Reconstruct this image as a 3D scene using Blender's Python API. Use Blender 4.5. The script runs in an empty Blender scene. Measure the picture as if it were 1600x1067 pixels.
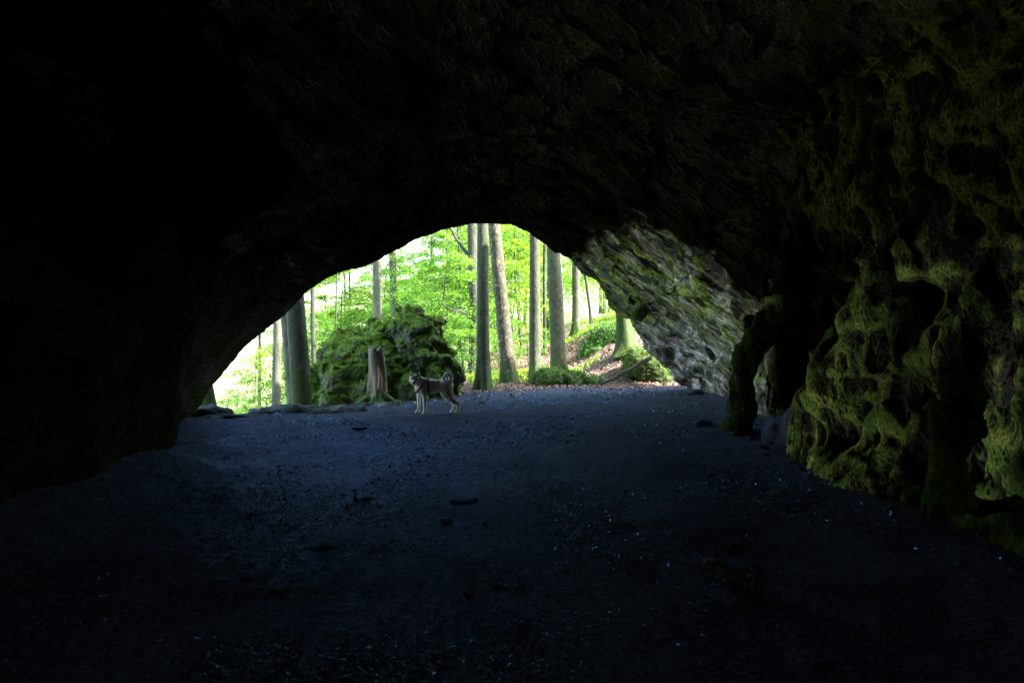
import bpy, math, random
import numpy as np
from mathutils import Vector
R = math.radians
rng = np.random.default_rng(7)
random.seed(7)
# ------------------------------------------------------------------ camera, world, sun, exposure
scn = bpy.context.scene
col = scn.collection
cam = bpy.data.cameras.new('camera'); camo = bpy.data.objects.new('camera', cam); col.objects.link(camo)
cam.lens = 24; cam.sensor_width = 36; cam.clip_start = .05; cam.clip_end = 3000
camo.location = (0, 0, 1.6); camo.rotation_euler = (R(90 - .62), 0, 0)
scn.camera = camo
SUN_AZ, SUN_EL = 100, 42            # clockwise from +Y, above horizon
sd = Vector((math.sin(R(SUN_AZ)) * math.cos(R(SUN_EL)), math.cos(R(SUN_AZ)) * math.cos(R(SUN_EL)), math.sin(R(SUN_EL))))
w = bpy.data.worlds.new('World'); scn.world = w; w.use_nodes = True
nt = w.node_tree; bg = nt.nodes['Background']
sky = nt.nodes.new('ShaderNodeTexSky'); sky.sky_type = 'NISHITA'; sky.sun_disc = False
sky.sun_elevation = R(SUN_EL); sky.sun_rotation = R(SUN_AZ); sky.air_density = 1.2; sky.dust_density = 2.0
nt.links.new(sky.outputs[0], bg.inputs[0]); bg.inputs[1].default_value = .15
sl = bpy.data.lights.new('sun', 'SUN'); sl.energy = 3.2; sl.angle = R(.5); sl.color = (1, .95, .86)
so = bpy.data.objects.new('sun', sl); col.objects.link(so); so.rotation_euler = sd.to_track_quat('Z', 'Y').to_euler()
scn.view_settings.view_transform = 'Standard'; scn.view_settings.look = 'None'
scn.view_settings.exposure = 3.35; scn.view_settings.gamma = 1
cy = scn.cycles
cy.use_denoising = True; cy.max_bounces = 8; cy.diffuse_bounces = 5; cy.glossy_bounces = 2; cy.transmission_bounces = 4
cy.sample_clamp_indirect = 4; cy.caustics_reflective = False; cy.caustics_refractive = False
F_ = 1067.0
def at(px, py, Y): return np.array([(px - 800) * Y / F_, Y, 1.6 - (py - 522) * Y / F_])

# ------------------------------------------------------------------ numeric noise
_tab = rng.random((64, 64, 64)).astype(np.float32) * 2 - 1
def vnoise(P, s, seed=0, st=(1, 1, 1)):
    Q = np.asarray(P, np.float32) / (np.array(st, np.float32) * s) + seed * 7.31
    i = np.floor(Q).astype(np.int32); f = (Q - i).astype(np.float32); f = f * f * (3 - 2 * f)
    r = 0
    for a in (0, 1):
        wa = f[..., 0] if a else 1 - f[..., 0]
        for b in (0, 1):
            wb = wa * (f[..., 1] if b else 1 - f[..., 1])
            for c in (0, 1):
                wc = wb * (f[..., 2] if c else 1 - f[..., 2])
                r = r + wc * _tab[(i[..., 0] + a) & 63, (i[..., 1] + b) & 63, (i[..., 2] + c) & 63]
    return r
def fbm(P, s, o=4, seed=0, st=(1, 1, 1), g=.5):
    r = 0; a = 1
    for k in range(o):
        r = r + a * vnoise(P, s / 2 ** k, seed + k, st); a *= g
    return r
def ridged(P, s, o=3, seed=0, st=(1, 1, 1)):
    r = 0; a = 1
    for k in range(o):
        r = r + a * (1 - 2.4 * np.abs(vnoise(P, s / 2 ** k, seed + k, st))); a *= .5
    return r
def gnoise(xs, ys, zs, s, seed, st=(1, 1, 1)):
    """value noise on a rectilinear grid, separable"""
    g = np.random.default_rng(seed)
    M = []
    for ax, v in enumerate((xs, ys, zs)):
        q = (v - v[0]) / (s * st[ax]) + .37
        n = int(q[-1]) + 2; i = q.astype(int); f = q - i; f = f * f * (3 - 2 * f)
        A = np.zeros((len(v), n), np.float32); A[np.arange(len(v)), i] = 1 - f; A[np.arange(len(v)), i + 1] = f
        M.append(A)
    T = (g.random((M[0].shape[1], M[1].shape[1], M[2].shape[1])) * 2 - 1).astype(np.float32)
    T = np.tensordot(M[0], T, (1, 0)); T = np.tensordot(T, M[1], (1, 1)).transpose(0, 2, 1)
    return np.tensordot(T, M[2], (2, 1))
def sstep(a, b, x):
    t = np.clip((x - a) / (b - a), 0, 1); return t * t * (3 - 2 * t)

# ------------------------------------------------------------------ isosurface (surface nets)
def nets(F, xs, ys, zs):
    """surface of F = 0; F < 0 inside. Normals point towards F > 0"""
    I = F < 0
    c = lambda a, b, d: I[a:I.shape[0] - 1 + a, b:I.shape[1] - 1 + b, d:I.shape[2] - 1 + d]
    al = c(0, 0, 0).copy(); an = c(0, 0, 0).copy()
    for a in (0, 1):
        for b in (0, 1):
            for d in (0, 1):
                al &= c(a, b, d); an |= c(a, b, d)
    act = an & ~al
    ci, cj, ck = np.nonzero(act)
    idx = -np.ones(act.shape, np.int32); idx[ci, cj, ck] = np.arange(len(ci))
    S = np.zeros((len(ci), 3), np.float32); N = np.zeros(len(ci), np.float32)
    for ax in range(3):
        for u in (0, 1):
            for v in (0, 1):
                o = [0, 0, 0]; others = [k for k in range(3) if k != ax]; o[others[0]] = u; o[others[1]] = v
                p = [ci + o[0], cj + o[1], ck + o[2]]; q = list(p); q[ax] = q[ax] + 1
                f0 = F[p[0], p[1], p[2]]; f1 = F[q[0], q[1], q[2]]
                m = (f0 < 0) != (f1 < 0)
                t = np.where(m, f0 / np.where(m, f0 - f1, 1), 0)
                for k in range(3):
                    S[:, k] += np.where(m, (t if k == ax else o[k]), 0)
                N += m
    S /= N[:, None]
    V = np.empty_like(S)
    for k, (v, cc) in enumerate(((xs, ci), (ys, cj), (zs, ck))):
        v = v.astype(np.float32); V[:, k] = v[cc] + S[:, k] * (v[cc + 1] - v[cc])
    Fs = []
    for ax in range(3):
        sl0 = [slice(1, -1)] * 3; sl1 = [slice(1, -1)] * 3
        sl0[ax] = slice(0, -1); sl1[ax] = slice(1, None)
        a = I[tuple(sl0)]; b = I[tuple(sl1)]
        for flip, m in ((0, a & ~b), (1, ~a & b)):
            i, j, k = np.nonzero(m)
            p = [i, j, k]
            for t in range(3):
                if t != ax: p[t] = p[t] + 1
            o1, o2 = [t for t in range(3) if t != ax]
            def g(du, dv):
                q = list(p); q[o1] = q[o1] - du; q[o2] = q[o2] - dv
                return idx[q[0], q[1], q[2]]
            quad = np.stack([g(1, 1), g(0, 1), g(0, 0), g(1, 0)], 1)
            if (ax == 1) != bool(flip): quad = quad[:, ::-1]
            Fs.append(quad)
    return V, np.concatenate(Fs)

# ------------------------------------------------------------------ object helpers
def tag(o, label=None, cat=None, group=None, kind=None):
    for k, v in (('label', label), ('category', cat), ('group', group), ('kind', kind)):
        if v: o[k] = v
    return o
def mesh(name, V, Fl, mat, parent=None, smooth=True, loc=None, attrs=None):
    V = np.asarray(V, np.float32).reshape(-1, 3)
    if not isinstance(Fl, list): Fl = [Fl]
    Fl = [np.asarray(f, np.int32) for f in Fl if len(f)]
    me = bpy.data.meshes.new(name)
    if loc is not None: V = V - np.array(loc, np.float32)
    me.vertices.add(len(V)); me.vertices.foreach_set('co', V.ravel())
    li = np.concatenate([f.ravel() for f in Fl]); tot = np.concatenate([np.full(len(f), f.shape[1], np.int32) for f in Fl])
    st = np.concatenate([[0], np.cumsum(tot)[:-1]]).astype(np.int32)
    me.loops.add(len(li)); me.loops.foreach_set('vertex_index', li)
    me.polygons.add(len(tot)); me.polygons.foreach_set('loop_start', st)
    me.update(calc_edges=True); me.validate()
    me.polygons.foreach_set('use_smooth', np.full(len(me.polygons), smooth))
    for k, a in (attrs or {}).items():
        a = np.asarray(a, np.float32)
        if a.ndim == 1:
            t = me.attributes.new(k, 'FLOAT', 'POINT'); t.data.foreach_set('value', a)
        else:
            t = me.attributes.new(k, 'FLOAT_COLOR', 'POINT'); t.data.foreach_set('color', np.c_[a, np.ones(len(a))].astype(np.float32).ravel())
    me.materials.append(mat)
    o = bpy.data.objects.new(name, me); col.objects.link(o)
    if loc is not None: o.location = loc
    if parent: o.parent = parent
    return o
def empty(name, loc=(0, 0, 0)):
    o = bpy.data.objects.new(name, None); o.location = loc; o.empty_display_size = .3; col.objects.link(o); return o
class MB:
    def __init__(s): s.V = []; s.F = {}; s.n = 0
    def add(s, V, F):
        s.V.append(V)
        F = np.asarray(F); s.F.setdefault(F.shape[1], []).append(F + s.n); s.n += len(V)
    def get(s): return np.concatenate(s.V), [np.concatenate(f) for f in s.F.values()]
def tube(path, rad, n=8, rough=0, seed=0):
    path = np.asarray(path, float); m = len(path); rad = np.asarray(rad, float)
    T = np.gradient(path, axis=0); T /= np.linalg.norm(T, axis=1)[:, None] + 1e-9
    up = np.array([0, 0, 1.]) if abs(T[0, 2]) < .8 else np.array([0, 1., 0])
    A = np.cross(T, up); A /= np.linalg.norm(A, axis=1)[:, None] + 1e-9; B = np.cross(T, A)
    t = np.arange(n) * 2 * np.pi / n
    V = path[:, None] + rad[:, None, None] * (np.cos(t)[None, :, None] * A[:, None] + np.sin(t)[None, :, None] * B[:, None])
    V = V.reshape(-1, 3)
    if rough: V = V + (vnoise(V, rough * 4, seed)[:, None] * rough * (V - np.repeat(path, n, 0)) / (np.repeat(rad, n)[:, None] + 1e-6))
    i = np.arange(m - 1)[:, None] * n; j = np.arange(n)[None]
    F = np.stack([i + j, i + (j + 1) % n, i + n + (j + 1) % n, i + n + j], -1).reshape(-1, 4)
    V = np.r_[V, path[[0, -1]]]
    return V, F
def tubeF(mb, *a, **k):
    V, F = tube(*a, **k); n = k.get('n', 8); m = len(V)
    mb.add(V, F)
    e = m - 2; b = s = mb.n - m; j = np.arange(n)
    mb.F.setdefault(3, []).append(np.stack([b + (j + 1) % n, b + j, np.full(n, b + e)], 1))
    t0 = b + e - n
    mb.F[3].append(np.stack([t0 + j, t0 + (j + 1) % n, np.full(n, b + e + 1)], 1))
def leaves(P, D, N, L, wd=.55):
    """diamond leaf quads, slightly folded"""
    P = np.asarray(P); D = D / (np.linalg.norm(D, axis=1)[:, None] + 1e-9)
    S = np.cross(N, D); S /= np.linalg.norm(S, axis=1)[:, None] + 1e-9
    U = np.cross(D, S); L = np.asarray(L)[:, None]
    a = P - D * L * .5; c = P + D * L * .5 - U * L * .1
    b = P + S * L * wd * .5 - U * L * .08; d = P - S * L * wd * .5 - U * L * .08
    V = np.stack([a, b, c, d], 1).reshape(-1, 3)
    return V, np.arange(len(V)).reshape(-1, 4)

# ------------------------------------------------------------------ materials
def M(name):
    m = bpy.data.materials.new(name); m.use_nodes = True; t = m.node_tree
    return m, t, t.nodes['Principled BSDF']
def nd(t, ty, **k):
    n = t.nodes.new(ty)
    for a, v in k.items():
        if a == 'i':
            for kk, vv in v.items(): n.inputs[kk].default_value = vv
        else: setattr(n, a, v)
    return n
def noise(t, co, s, d=5, r=.6, st=None):
    if st:
        mp = nd(t, 'ShaderNodeMapping'); mp.inputs['Scale'].default_value = st; t.links.new(co, mp.inputs[0]); co = mp.outputs[0]
    n = nd(t, 'ShaderNodeTexNoise', i={'Scale': s, 'Detail': d, 'Roughness': r}); t.links.new(co, n.inputs['Vector']); return n.outputs['Fac']
def ramp(t, f, stops):
    n = nd(t, 'ShaderNodeValToRGB'); cr = n.color_ramp
    while len(cr.elements) < len(stops): cr.elements.new(.5)
    for e, (p, c) in zip(cr.elements, stops): e.position = p; e.color = (*c, 1) if isinstance(c, tuple) else (c, c, c, 1)
    t.links.new(f, n.inputs[0]); return n.outputs[0]
def mix(t, f, a, b, bt='MIX'):
    n = nd(t, 'ShaderNodeMix', data_type='RGBA', blend_type=bt)
    for k, v in ((0, f), (6, a), (7, b)):
        s = n.inputs[k]
        if isinstance(v, (int, float)): s.default_value = v if k == 0 else (v, v, v, 1)
        elif isinstance(v, tuple): s.default_value = (*v, 1)
        else: t.links.new(v, s)
    return n.outputs[2]
def math_(t, op, a, b=None, clamp=False):
    n = nd(t, 'ShaderNodeMath', operation=op, use_clamp=clamp)
    for s, v in ((n.inputs[0], a), (n.inputs[1], b)):
        if v is None: continue
        if isinstance(v, (int, float)): s.default_value = v
        else: t.links.new(v, s)
    return n.outputs[0]
def bump(t, b, h, dist, st=1.0, prev=None):
    n = nd(t, 'ShaderNodeBump', i={'Strength': st, 'Distance': dist}); t.links.new(h, n.inputs['Height'])
    if prev: t.links.new(prev, n.inputs['Normal'])
    if b: t.links.new(n.outputs[0], b.inputs['Normal'])
    return n.outputs[0]
def damp(t, colr, nrm, gloss, rough, fac):
    d_ = nd(t, 'ShaderNodeBsdfDiffuse'); g_ = nd(t, 'ShaderNodeBsdfGlossy', i={'Roughness': rough, 'Color': (*gloss, 1)}); s_ = nd(t, 'ShaderNodeMixShader')
    if isinstance(fac, float): s_.inputs[0].default_value = fac
    else: t.links.new(fac, s_.inputs[0])
    t.links.new(colr, d_.inputs[0])
    if nrm:
        t.links.new(nrm, d_.inputs['Normal']); t.links.new(nrm, g_.inputs['Normal'])
    t.links.new(d_.outputs[0], s_.inputs[1]); t.links.new(g_.outputs[0], s_.inputs[2]); t.links.new(s_.outputs[0], t.nodes['Material Output'].inputs[0])
def coords(t): return nd(t, 'ShaderNodeNewGeometry').outputs['Position']
def objco(t): return nd(t, 'ShaderNodeTexCoord').outputs['Object']
def sepz(t, v, k='Z'):
    n = nd(t, 'ShaderNodeSeparateXYZ'); t.links.new(v, n.inputs[0]); return n.outputs[k]

def rock_mat(name, algae=.5, base=((.05, .052, .05), (.16, .16, .15), (.33, .33, .32)), green=((.035, .055, .015), (.11, .16, .03), (.2, .21, .06)), attr=True, shade_chalk=False, strings=0):
    m, t, b = M(name); co = coords(t)
    n1 = noise(t, co, 1.3, 8, .65); n2 = noise(t, co, 9, 8, .7); n3 = noise(t, co, 2.2, 6, .6, (1, 1, .35))
    c = ramp(t, n1, [(.3, base[0]), (.5, base[1]), (.72, base[2])])
    c = mix(t, .5, c, ramp(t, n2, [(.3, .35), (.65, 1.0)]), 'MULTIPLY')
    g = ramp(t, noise(t, co, 4, 6, .65), [(.3, green[0]), (.5, green[1]), (.7, green[2])])
    a = nd(t, 'ShaderNodeAttribute', attribute_name='ridge').outputs['Fac'] if attr else n2
    f = math_(t, 'ADD', a, math_(t, 'MULTIPLY', math_(t, 'SUBTRACT', n3, .5), 1.6))
    f = math_(t, 'ADD', f, algae - .5)
    if shade_chalk: f = math_(t, 'ADD', f, math_(t, 'MULTIPLY', nd(t, 'ShaderNodeAttribute', attribute_name='lit_paint').outputs['Fac'], .08)); f = math_(t, 'SUBTRACT', f, math_(t, 'MULTIPLY', nd(t, 'ShaderNodeAttribute', attribute_name='chalk').outputs['Fac'], .4))
    f = ramp(t, f, [(.38, 0.0), (.62, .92)])
    c = mix(t, f, c, g)
    if shade_chalk:   # painted light: interior darkened, outer overhang lightened; chalky runs low on it
        s_ = nd(t, 'ShaderNodeAttribute', attribute_name='lit_paint').outputs['Fac']
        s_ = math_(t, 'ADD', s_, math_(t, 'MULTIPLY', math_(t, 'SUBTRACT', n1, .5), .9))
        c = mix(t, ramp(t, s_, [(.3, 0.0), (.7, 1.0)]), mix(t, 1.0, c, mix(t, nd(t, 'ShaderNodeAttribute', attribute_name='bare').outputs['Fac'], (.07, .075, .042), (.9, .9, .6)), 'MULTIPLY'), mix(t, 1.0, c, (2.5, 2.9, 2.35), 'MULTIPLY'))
        run = noise(t, co, 3.2, 7, .6, (1, 1, .28))
        mp0 = nd(t, 'ShaderNodeMapping'); mp0.inputs['Rotation'].default_value = (0, R(-36), 0); t.links.new(co, mp0.inputs[0]); mpd = nd(t, 'ShaderNodeMapping'); mpd.inputs['Scale'].default_value = (.22, .45, 1.4); t.links.new(mp0.outputs[0], mpd.inputs[0])
        wd = nd(t, 'ShaderNodeTexNoise', i={'Scale': 3, 'Detail': 5, 'Roughness': .65}); t.links.new(mpd.outputs[0], wd.inputs['Vector'])
        add_ = nd(t, 'ShaderNodeMix', data_type='RGBA', blend_type='ADD'); add_.inputs[0].default_value = .35; t.links.new(mpd.outputs[0], add_.inputs[6]); t.links.new(wd.outputs['Color'], add_.inputs[7])
        vd = nd(t, 'ShaderNodeTexVoronoi', feature='F1', i={'Scale': 4.5}); t.links.new(add_.outputs[2], vd.inputs['Vector'])
        vd2 = nd(t, 'ShaderNodeTexVoronoi', feature='F1', i={'Scale': 13}); t.links.new(add_.outputs[2], vd2.inputs['Vector'])
        crack = ramp(t, mix(t, .4, vd.outputs['Distance'], vd2.outputs['Distance']), [(.15, 1.0), (.6, .0)])
        c = mix(t, math_(t, 'ADD', math_(t, 'MULTIPLY', nd(t, 'ShaderNodeAttribute', attribute_name='lit_paint').outputs['Fac'], .35), .2), c, ramp(t, crack, [(.1, .12), (.7, 1.0)]), 'MULTIPLY')
        k_ = math_(t, 'MULTIPLY', ramp(t, run, [(.5, 0.0), (.6, .8)]), nd(t, 'ShaderNodeAttribute', attribute_name='chalk').outputs['Fac'])
        c = mix(t, k_, c, (.5, .53, .6))
    t.links.new(c, b.inputs['Base Color']); b.inputs['Roughness'].default_value = .85; b.inputs['Specular IOR Level'].default_value = .0
    h1 = bump(t, None, noise(t, co, 7, 9, .7), .09)
    if shade_chalk: h1 = bump(t, None, crack, .16, 1, h1)
    if strings:
        mp = nd(t, 'ShaderNodeMapping'); mp.inputs['Scale'].default_value = (1, 1, .5); t.links.new(co, mp.inputs[0])
        wv = nd(t, 'ShaderNodeTexNoise', i={'Scale': 5, 'Detail': 4}); t.links.new(mp.outputs[0], wv.inputs['Vector'])
        ad = nd(t, 'ShaderNodeMix', data_type='RGBA', blend_type='ADD'); ad.inputs[0].default_value = .22; t.links.new(mp.outputs[0], ad.inputs[6]); t.links.new(wv.outputs['Color'], ad.inputs[7])
        hs_ = []
        for sc in (7.5, 17):
            vo = nd(t, 'ShaderNodeTexVoronoi', feature='DISTANCE_TO_EDGE', i={'Scale': sc}); t.links.new(ad.outputs[2], vo.inputs['Vector'])
            hs_.append(ramp(t, vo.outputs[0], [(0.0, 1.0), (.12, .35), (.3, 0.0)]))
        hh_ = mix(t, .45, hs_[0], hs_[1]); h1 = bump(t, None, hh_, .06, 1, h1)
        cc = mix(t, ramp(t, math_(t, 'ADD', hh_, math_(t, 'MULTIPLY', math_(t, 'SUBTRACT', a, .5), 1.2)), [(.0, .0), (.4, 1.0)]), mix(t, 1.0, c, .22, 'MULTIPLY'), mix(t, 1.0, c, strings, 'MULTIPLY'))
        if name.startswith('mossy'):   # roof side browner and darkened with painted shade, the foot damp and green
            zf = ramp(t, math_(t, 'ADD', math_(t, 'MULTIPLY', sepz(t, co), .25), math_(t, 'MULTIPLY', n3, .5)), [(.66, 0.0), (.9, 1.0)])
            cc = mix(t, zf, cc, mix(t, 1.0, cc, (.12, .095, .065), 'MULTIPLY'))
        t.links.new(cc, b.inputs['Base Color'])
    bump(t, b, noise(t, co, 38, 5, .7), .018, 1, h1)
    return m
def moss_mat(name, amount=.5, stone=(.13, .135, .12), dirt=(.05, .04, .025), gain=1.0):
    m, t, b = M(name); co = coords(t)
    n1 = noise(t, co, 2.3, 8, .7); n2 = noise(t, co, 14, 6, .7)
    up = sepz(t, nd(t, 'ShaderNodeNewGeometry').outputs['Normal'])
    f = math_(t, 'ADD', math_(t, 'MULTIPLY', up, .22), math_(t, 'ADD', n1, amount - .5))
    f = ramp(t, f, [(.44, 0.0), (.58, 1.0)])
    st = mix(t, n2, tuple(x * .35 for x in stone), tuple(x * 1.7 for x in stone))
    st = mix(t, ramp(t, noise(t, co, 5, 5), [(.5, 0.0), (.62, .7)]), st, dirt)
    ms = ramp(t, n2, [(.3, (.02 * gain, .045 * gain, .008)), (.5, (.08 * gain, .15 * gain, .02)), (.72, (.19 * gain, .28 * gain, .045))])
    t.links.new(mix(t, f, st, ms), b.inputs['Base Color']); b.inputs['Roughness'].default_value = .9
    vc = nd(t, 'ShaderNodeTexVoronoi', feature='DISTANCE_TO_EDGE', i={'Scale': 2.6}); ww = mix(t, .35, co, nd(t, 'ShaderNodeTexNoise', i={'Scale': 4, 'Detail': 4}).outputs['Color'], 'ADD'); t.links.new(ww, vc.inputs['Vector'])
    h = bump(t, None, ramp(t, vc.outputs[0], [(0.0, 0.0), (.12, 1.0)]), .1); h = bump(t, None, noise(t, co, 8, 8, .7), .16, 1, h); bump(t, b, noise(t, co, 45, 4, .7), .025, 1, h)
    return m
def bark_mat(name, c0, c1, moss=.5, mh=1.0, lichen=.4, attr=True, pale=(.22, .25, .19)):
    """mh: height in metres up to which moss climbs the bark (object space)"""
    m, t, b = M(name); co = objco(t)
    n1 = noise(t, co, 3, 6, .6); n2 = noise(t, co, 22, 5, .7, (1, 1, .5))
    c = mix(t, n2, c0, c1)
    c = mix(t, ramp(t, noise(t, co, 9, 4, .6), [(.54, 0.0), (.6, lichen)]), c, pale)
    c = mix(t, ramp(t, noise(t, co, 2.2, 4, .6, (1, 1, .3)), [(.5, 0.0), (.65, .55)]), c, (.06, .075, .035))
    z = sepz(t, co)
    f = math_(t, 'SUBTRACT', math_(t, 'ADD', math_(t, 'MULTIPLY', math_(t, 'SUBTRACT', mh, z), .8 / max(mh, .1)), math_(t, 'MULTIPLY', n1, 1.4)), 1.0 - moss * .5)
    f = ramp(t, f, [(.35, 0.0), (.55, 1.0)])
    c = mix(t, ramp(t, noise(t, co, 3.5, 5, .7, (1, 1, .6)), [(.46, 0.0), (.56, .6)]), c, mix(t, 1.0, c, (.4, .5, .35), 'MULTIPLY'))
    ms = ramp(t, n2, [(.3, (.012, .028, .005)), (.7, (.07, .125, .016))])
    t.links.new(mix(t, f, c, ms), b.inputs['Base Color']); b.inputs['Roughness'].default_value = .85
    h = bump(t, None, noise(t, co, 5, 6, .6, (1, 1, .4)), .04); bump(t, b, n2, .012, 1, h)
    return m
def leaf_mat(name, c0, c1, trans=.55, sc=1.2):
    m, t, b = M(name); co = coords(t)
    c = mix(t, ramp(t, noise(t, co, sc, 3, .6), [(.3, 0.0), (.7, 1.0)]), c0, c1)
    ri = nd(t, 'ShaderNodeNewGeometry').outputs['Random Per Island']
    c = mix(t, math_(t, 'MULTIPLY', ri, .6), c, tuple(x * .55 for x in c0))
    d = nd(t, 'ShaderNodeBsdfDiffuse'); tr = nd(t, 'ShaderNodeBsdfTranslucent'); gl = nd(t, 'ShaderNodeBsdfGlossy', i={'Roughness': .45, 'Color': (1, 1, 1, 1)})
    t.links.new(c, d.inputs[0]); t.links.new(mix(t, 1.0, c, (2.5, 2.0, .8), 'MULTIPLY'), tr.inputs[0])
    s = nd(t, 'ShaderNodeMixShader', i={0: trans}); t.links.new(d.outputs[0], s.inputs[1]); t.links.new(tr.outputs[0], s.inputs[2])
    s2 = nd(t, 'ShaderNodeMixShader', i={0: .02}); t.links.new(s.outputs[0], s2.inputs[1]); t.links.new(gl.outputs[0], s2.inputs[2])
    t.links.new(s2.outputs[0], t.nodes['Material Output'].inputs[0]); return m
def plain(name, c, rough=.6, spec=.4):
    m, t, b = M(name); b.inputs['Base Color'].default_value = (*c, 1); b.inputs['Roughness'].default_value = rough; b.inputs['Specular IOR Level'].default_value = spec
    return m

m_cave = rock_mat('cave limestone', .36, base=((.03, .032, .03), (.09, .09, .085), (.2, .2, .195)), green=((.02, .03, .01), (.06, .085, .018), (.11, .12, .03)), shade_chalk=True)
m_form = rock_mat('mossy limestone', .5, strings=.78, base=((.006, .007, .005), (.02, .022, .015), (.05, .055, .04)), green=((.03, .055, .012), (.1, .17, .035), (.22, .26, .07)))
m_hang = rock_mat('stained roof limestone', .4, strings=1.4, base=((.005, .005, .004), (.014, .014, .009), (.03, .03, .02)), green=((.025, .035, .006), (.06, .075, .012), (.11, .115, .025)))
m_pale = rock_mat('pale flowstone', .2, base=((.04, .045, .06), (.1, .11, .15), (.2, .22, .29)), attr=False)
m_moss = moss_mat('mossy boulder', .53, (.27, .29, .23), (.12, .095, .06), 2.0)
m_moss2 = moss_mat('thick moss', .75)
m_ledge = rock_mat('grey ledge stone', .1, base=((.05, .052, .06), (.14, .145, .16), (.28, .29, .31)), attr=False)
b_grey = bark_mat('smooth grey beech bark', (.032, .038, .02), (.115, .128, .072), .75, 1.1, .25)
b_pale = bark_mat('pale beech bark', (.08, .085, .06), (.17, .17, .125), .3, .5, .3)
b_warm = bark_mat('warm bark with painted sun', (.035, .035, .02), (.12, .105, .07), .8, 1.1, .9, pale=(.3, .25, .17))  # pale patches are sun spots put into the bark colour
b_mossy = bark_mat('mossy bark', (.04, .05, .025), (.1, .11, .06), .9, 2.6, .2)
b_dark = bark_mat('dark bark', (.025, .028, .02), (.06, .06, .045), .3, 1.0, .1)
l_can = leaf_mat('canopy leaves', (.06, .17, .015), (.1, .25, .02))
l_bee = leaf_mat('beech leaves', (.08, .22, .045), (.14, .31, .06), .62)
l_yel = leaf_mat('yellow green leaves', (.12, .25, .04), (.2, .33, .05), .62)
l_ivy = leaf_mat('ivy leaves', (.04, .13, .03), (.09, .24, .05), .35)
l_far = leaf_mat('distant leaves', (.08, .2, .025), (.13, .27, .035), .5, .2)

# ------------------------------------------------------------------ terrain
ex = np.array([-40, -9, -6.4, -5.6, -4.6, -3.9, -3.2, -2.4, -1.6, .5, 4.6, 8, 40.])
ey = np.array([10, 11, 12.8, 13.1, 13.8, 14.4, 16.0, 17.0, 18.2, 20.0, 20.6, 21, 22.])
def terr(x, y):
    x = np.asarray(x, float); y = np.asarray(y, float)
    d = np.maximum(y - np.interp(x, ex, ey), 0)
    wl = sstep(-1.6, -5.2, x)
    dd = np.minimum(d, 16)
    right = (.045 * dd + .0025 * dd ** 2 + .03 * np.clip(d - 16, 0, 40)) * sstep(-2.5, 1.0, x)
    bank = 1.0 * sstep(1.9, 4.2, x) * sstep(0, 3.2, d) + .12 * np.clip(x - 4, 0, 30) * sstep(0, 6, d)
    fall = -wl * (np.minimum(.42 * d + .3 * sstep(0, 1, d), 3.6) + .02 * np.clip(d, 0, 120))
    P = np.stack([x, y, x * 0], -1)
    n = .25 * fbm(P, 4., 3, 3) * sstep(1, 8, d) + .03 * fbm(P, 1.4, 3, 5)
    left_in = .05 * sstep(-3, -5, x) * sstep(9, 13, y) * (d <= 0)
    skirt = .3 * sstep(-3.2, -4.5, x + .25 * vnoise(P, .9, 8)) * sstep(10.5, 8.5, y) * sstep(2, 4, y)
    swell = .035 * fbm(P, 1.3, 2, 15) * (d <= 0) * sstep(12.5, 11, y)
    return right + bank + fall + n + left_in + skirt + swell

# ------------------------------------------------------------------ cave
def sp(*segs): return np.concatenate([np.arange(a, b, s) for a, b, s in segs])
xs = sp((-8.5, -6.6, .16), (-6.6, -.2, .07), (-.2, 2.6, .055), (2.6, 5.2, .036), (5.2, 9.0, .1))
ys = sp((-5, 3.4, .16), (3.4, 11.6, .038), (11.6, 21.5, .06))
zs = sp((-.9, 4.6, .048), (4.6, 7.6, .09))
def mouthY(x): return np.where(x < 4.7, 12.8 + .65 * (x + 6.0), 19.75 + .1 * (x - 4.7))
sil = [(292, 660), (315, 630), (338, 598), (372, 560), (411, 528), (440, 501), (480, 461), (530, 430), (565, 415), (600, 400), (640, 379), (680, 362), (740, 354), (800, 357), (850, 377), (900, 408), (940, 441), (960, 470), (1000, 525), (1030, 572), (1055, 606)]
mo = []
for px, py in sil:
    a = (px - 800) / F_; Y = 16.7 / (1 - .65 * a); mo.append((a * Y, 1.6 - (py - 522) * Y / F_))
secs = [
 (-6, [(x * 1.08, z * 1.25 + .3) for x, z in mo]),
 (0, mo),
 (2.5, [(-5.6, 0), (-5.4, 1.4), (-4.6, 2.8), (-3, 4.0), (-1.2, 4.6), (.3, 4.6), (2, 3.75), (3.4, 2.75), (4.7, 1.4), (5.7, 0)]),
 (6, [(-4.1, 0), (-4.2, 1.5), (-4.0, 3.0), (-3, 4.1), (-1, 4.7), (1, 4.7), (2.4, 3.9), (3.3, 3.1), (4.3, 1.5), (4.9, 0)]),
 (8.5, [(-4.15, 0), (-4.3, 1.8), (-4.2, 3.4), (-3, 4.5), (-1, 5.0), (1, 5.1), (2.5, 4.6), (3.6, 3.8), (4.15, 2), (4.25, 0)]),
 (12, [(-4.9, 0), (-4.8, 2), (-4.3, 3.6), (-3, 4.7), (-1, 5.2), (1, 5.3), (2.6, 4.9), (3.8, 4.0), (4.3, 2.2), (4.05, 0)]),
 (16, [(-5, 0), (-4.9, 2), (-4.3, 3.6), (-3, 4.8), (-1, 5.4), (1, 5.5), (2.7, 5.0), (4.0, 4.0), (4.5, 2.2), (4.1, 0)]),
 (19, [(-4, 0), (-3.9, 1.5), (-3.3, 2.8), (-2.3, 3.4), (-1, 3.7), (1, 3.7), (2, 3.4), (3.0, 2.8), (3.6, 1.5), (3.6, 0)]),
 (22, [(-1.2, -1), (-.5, -.9), (1.3, -1)])]
U = np.linspace(0, 1, 60)
SX, SZ, SW = [], [], []
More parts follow.
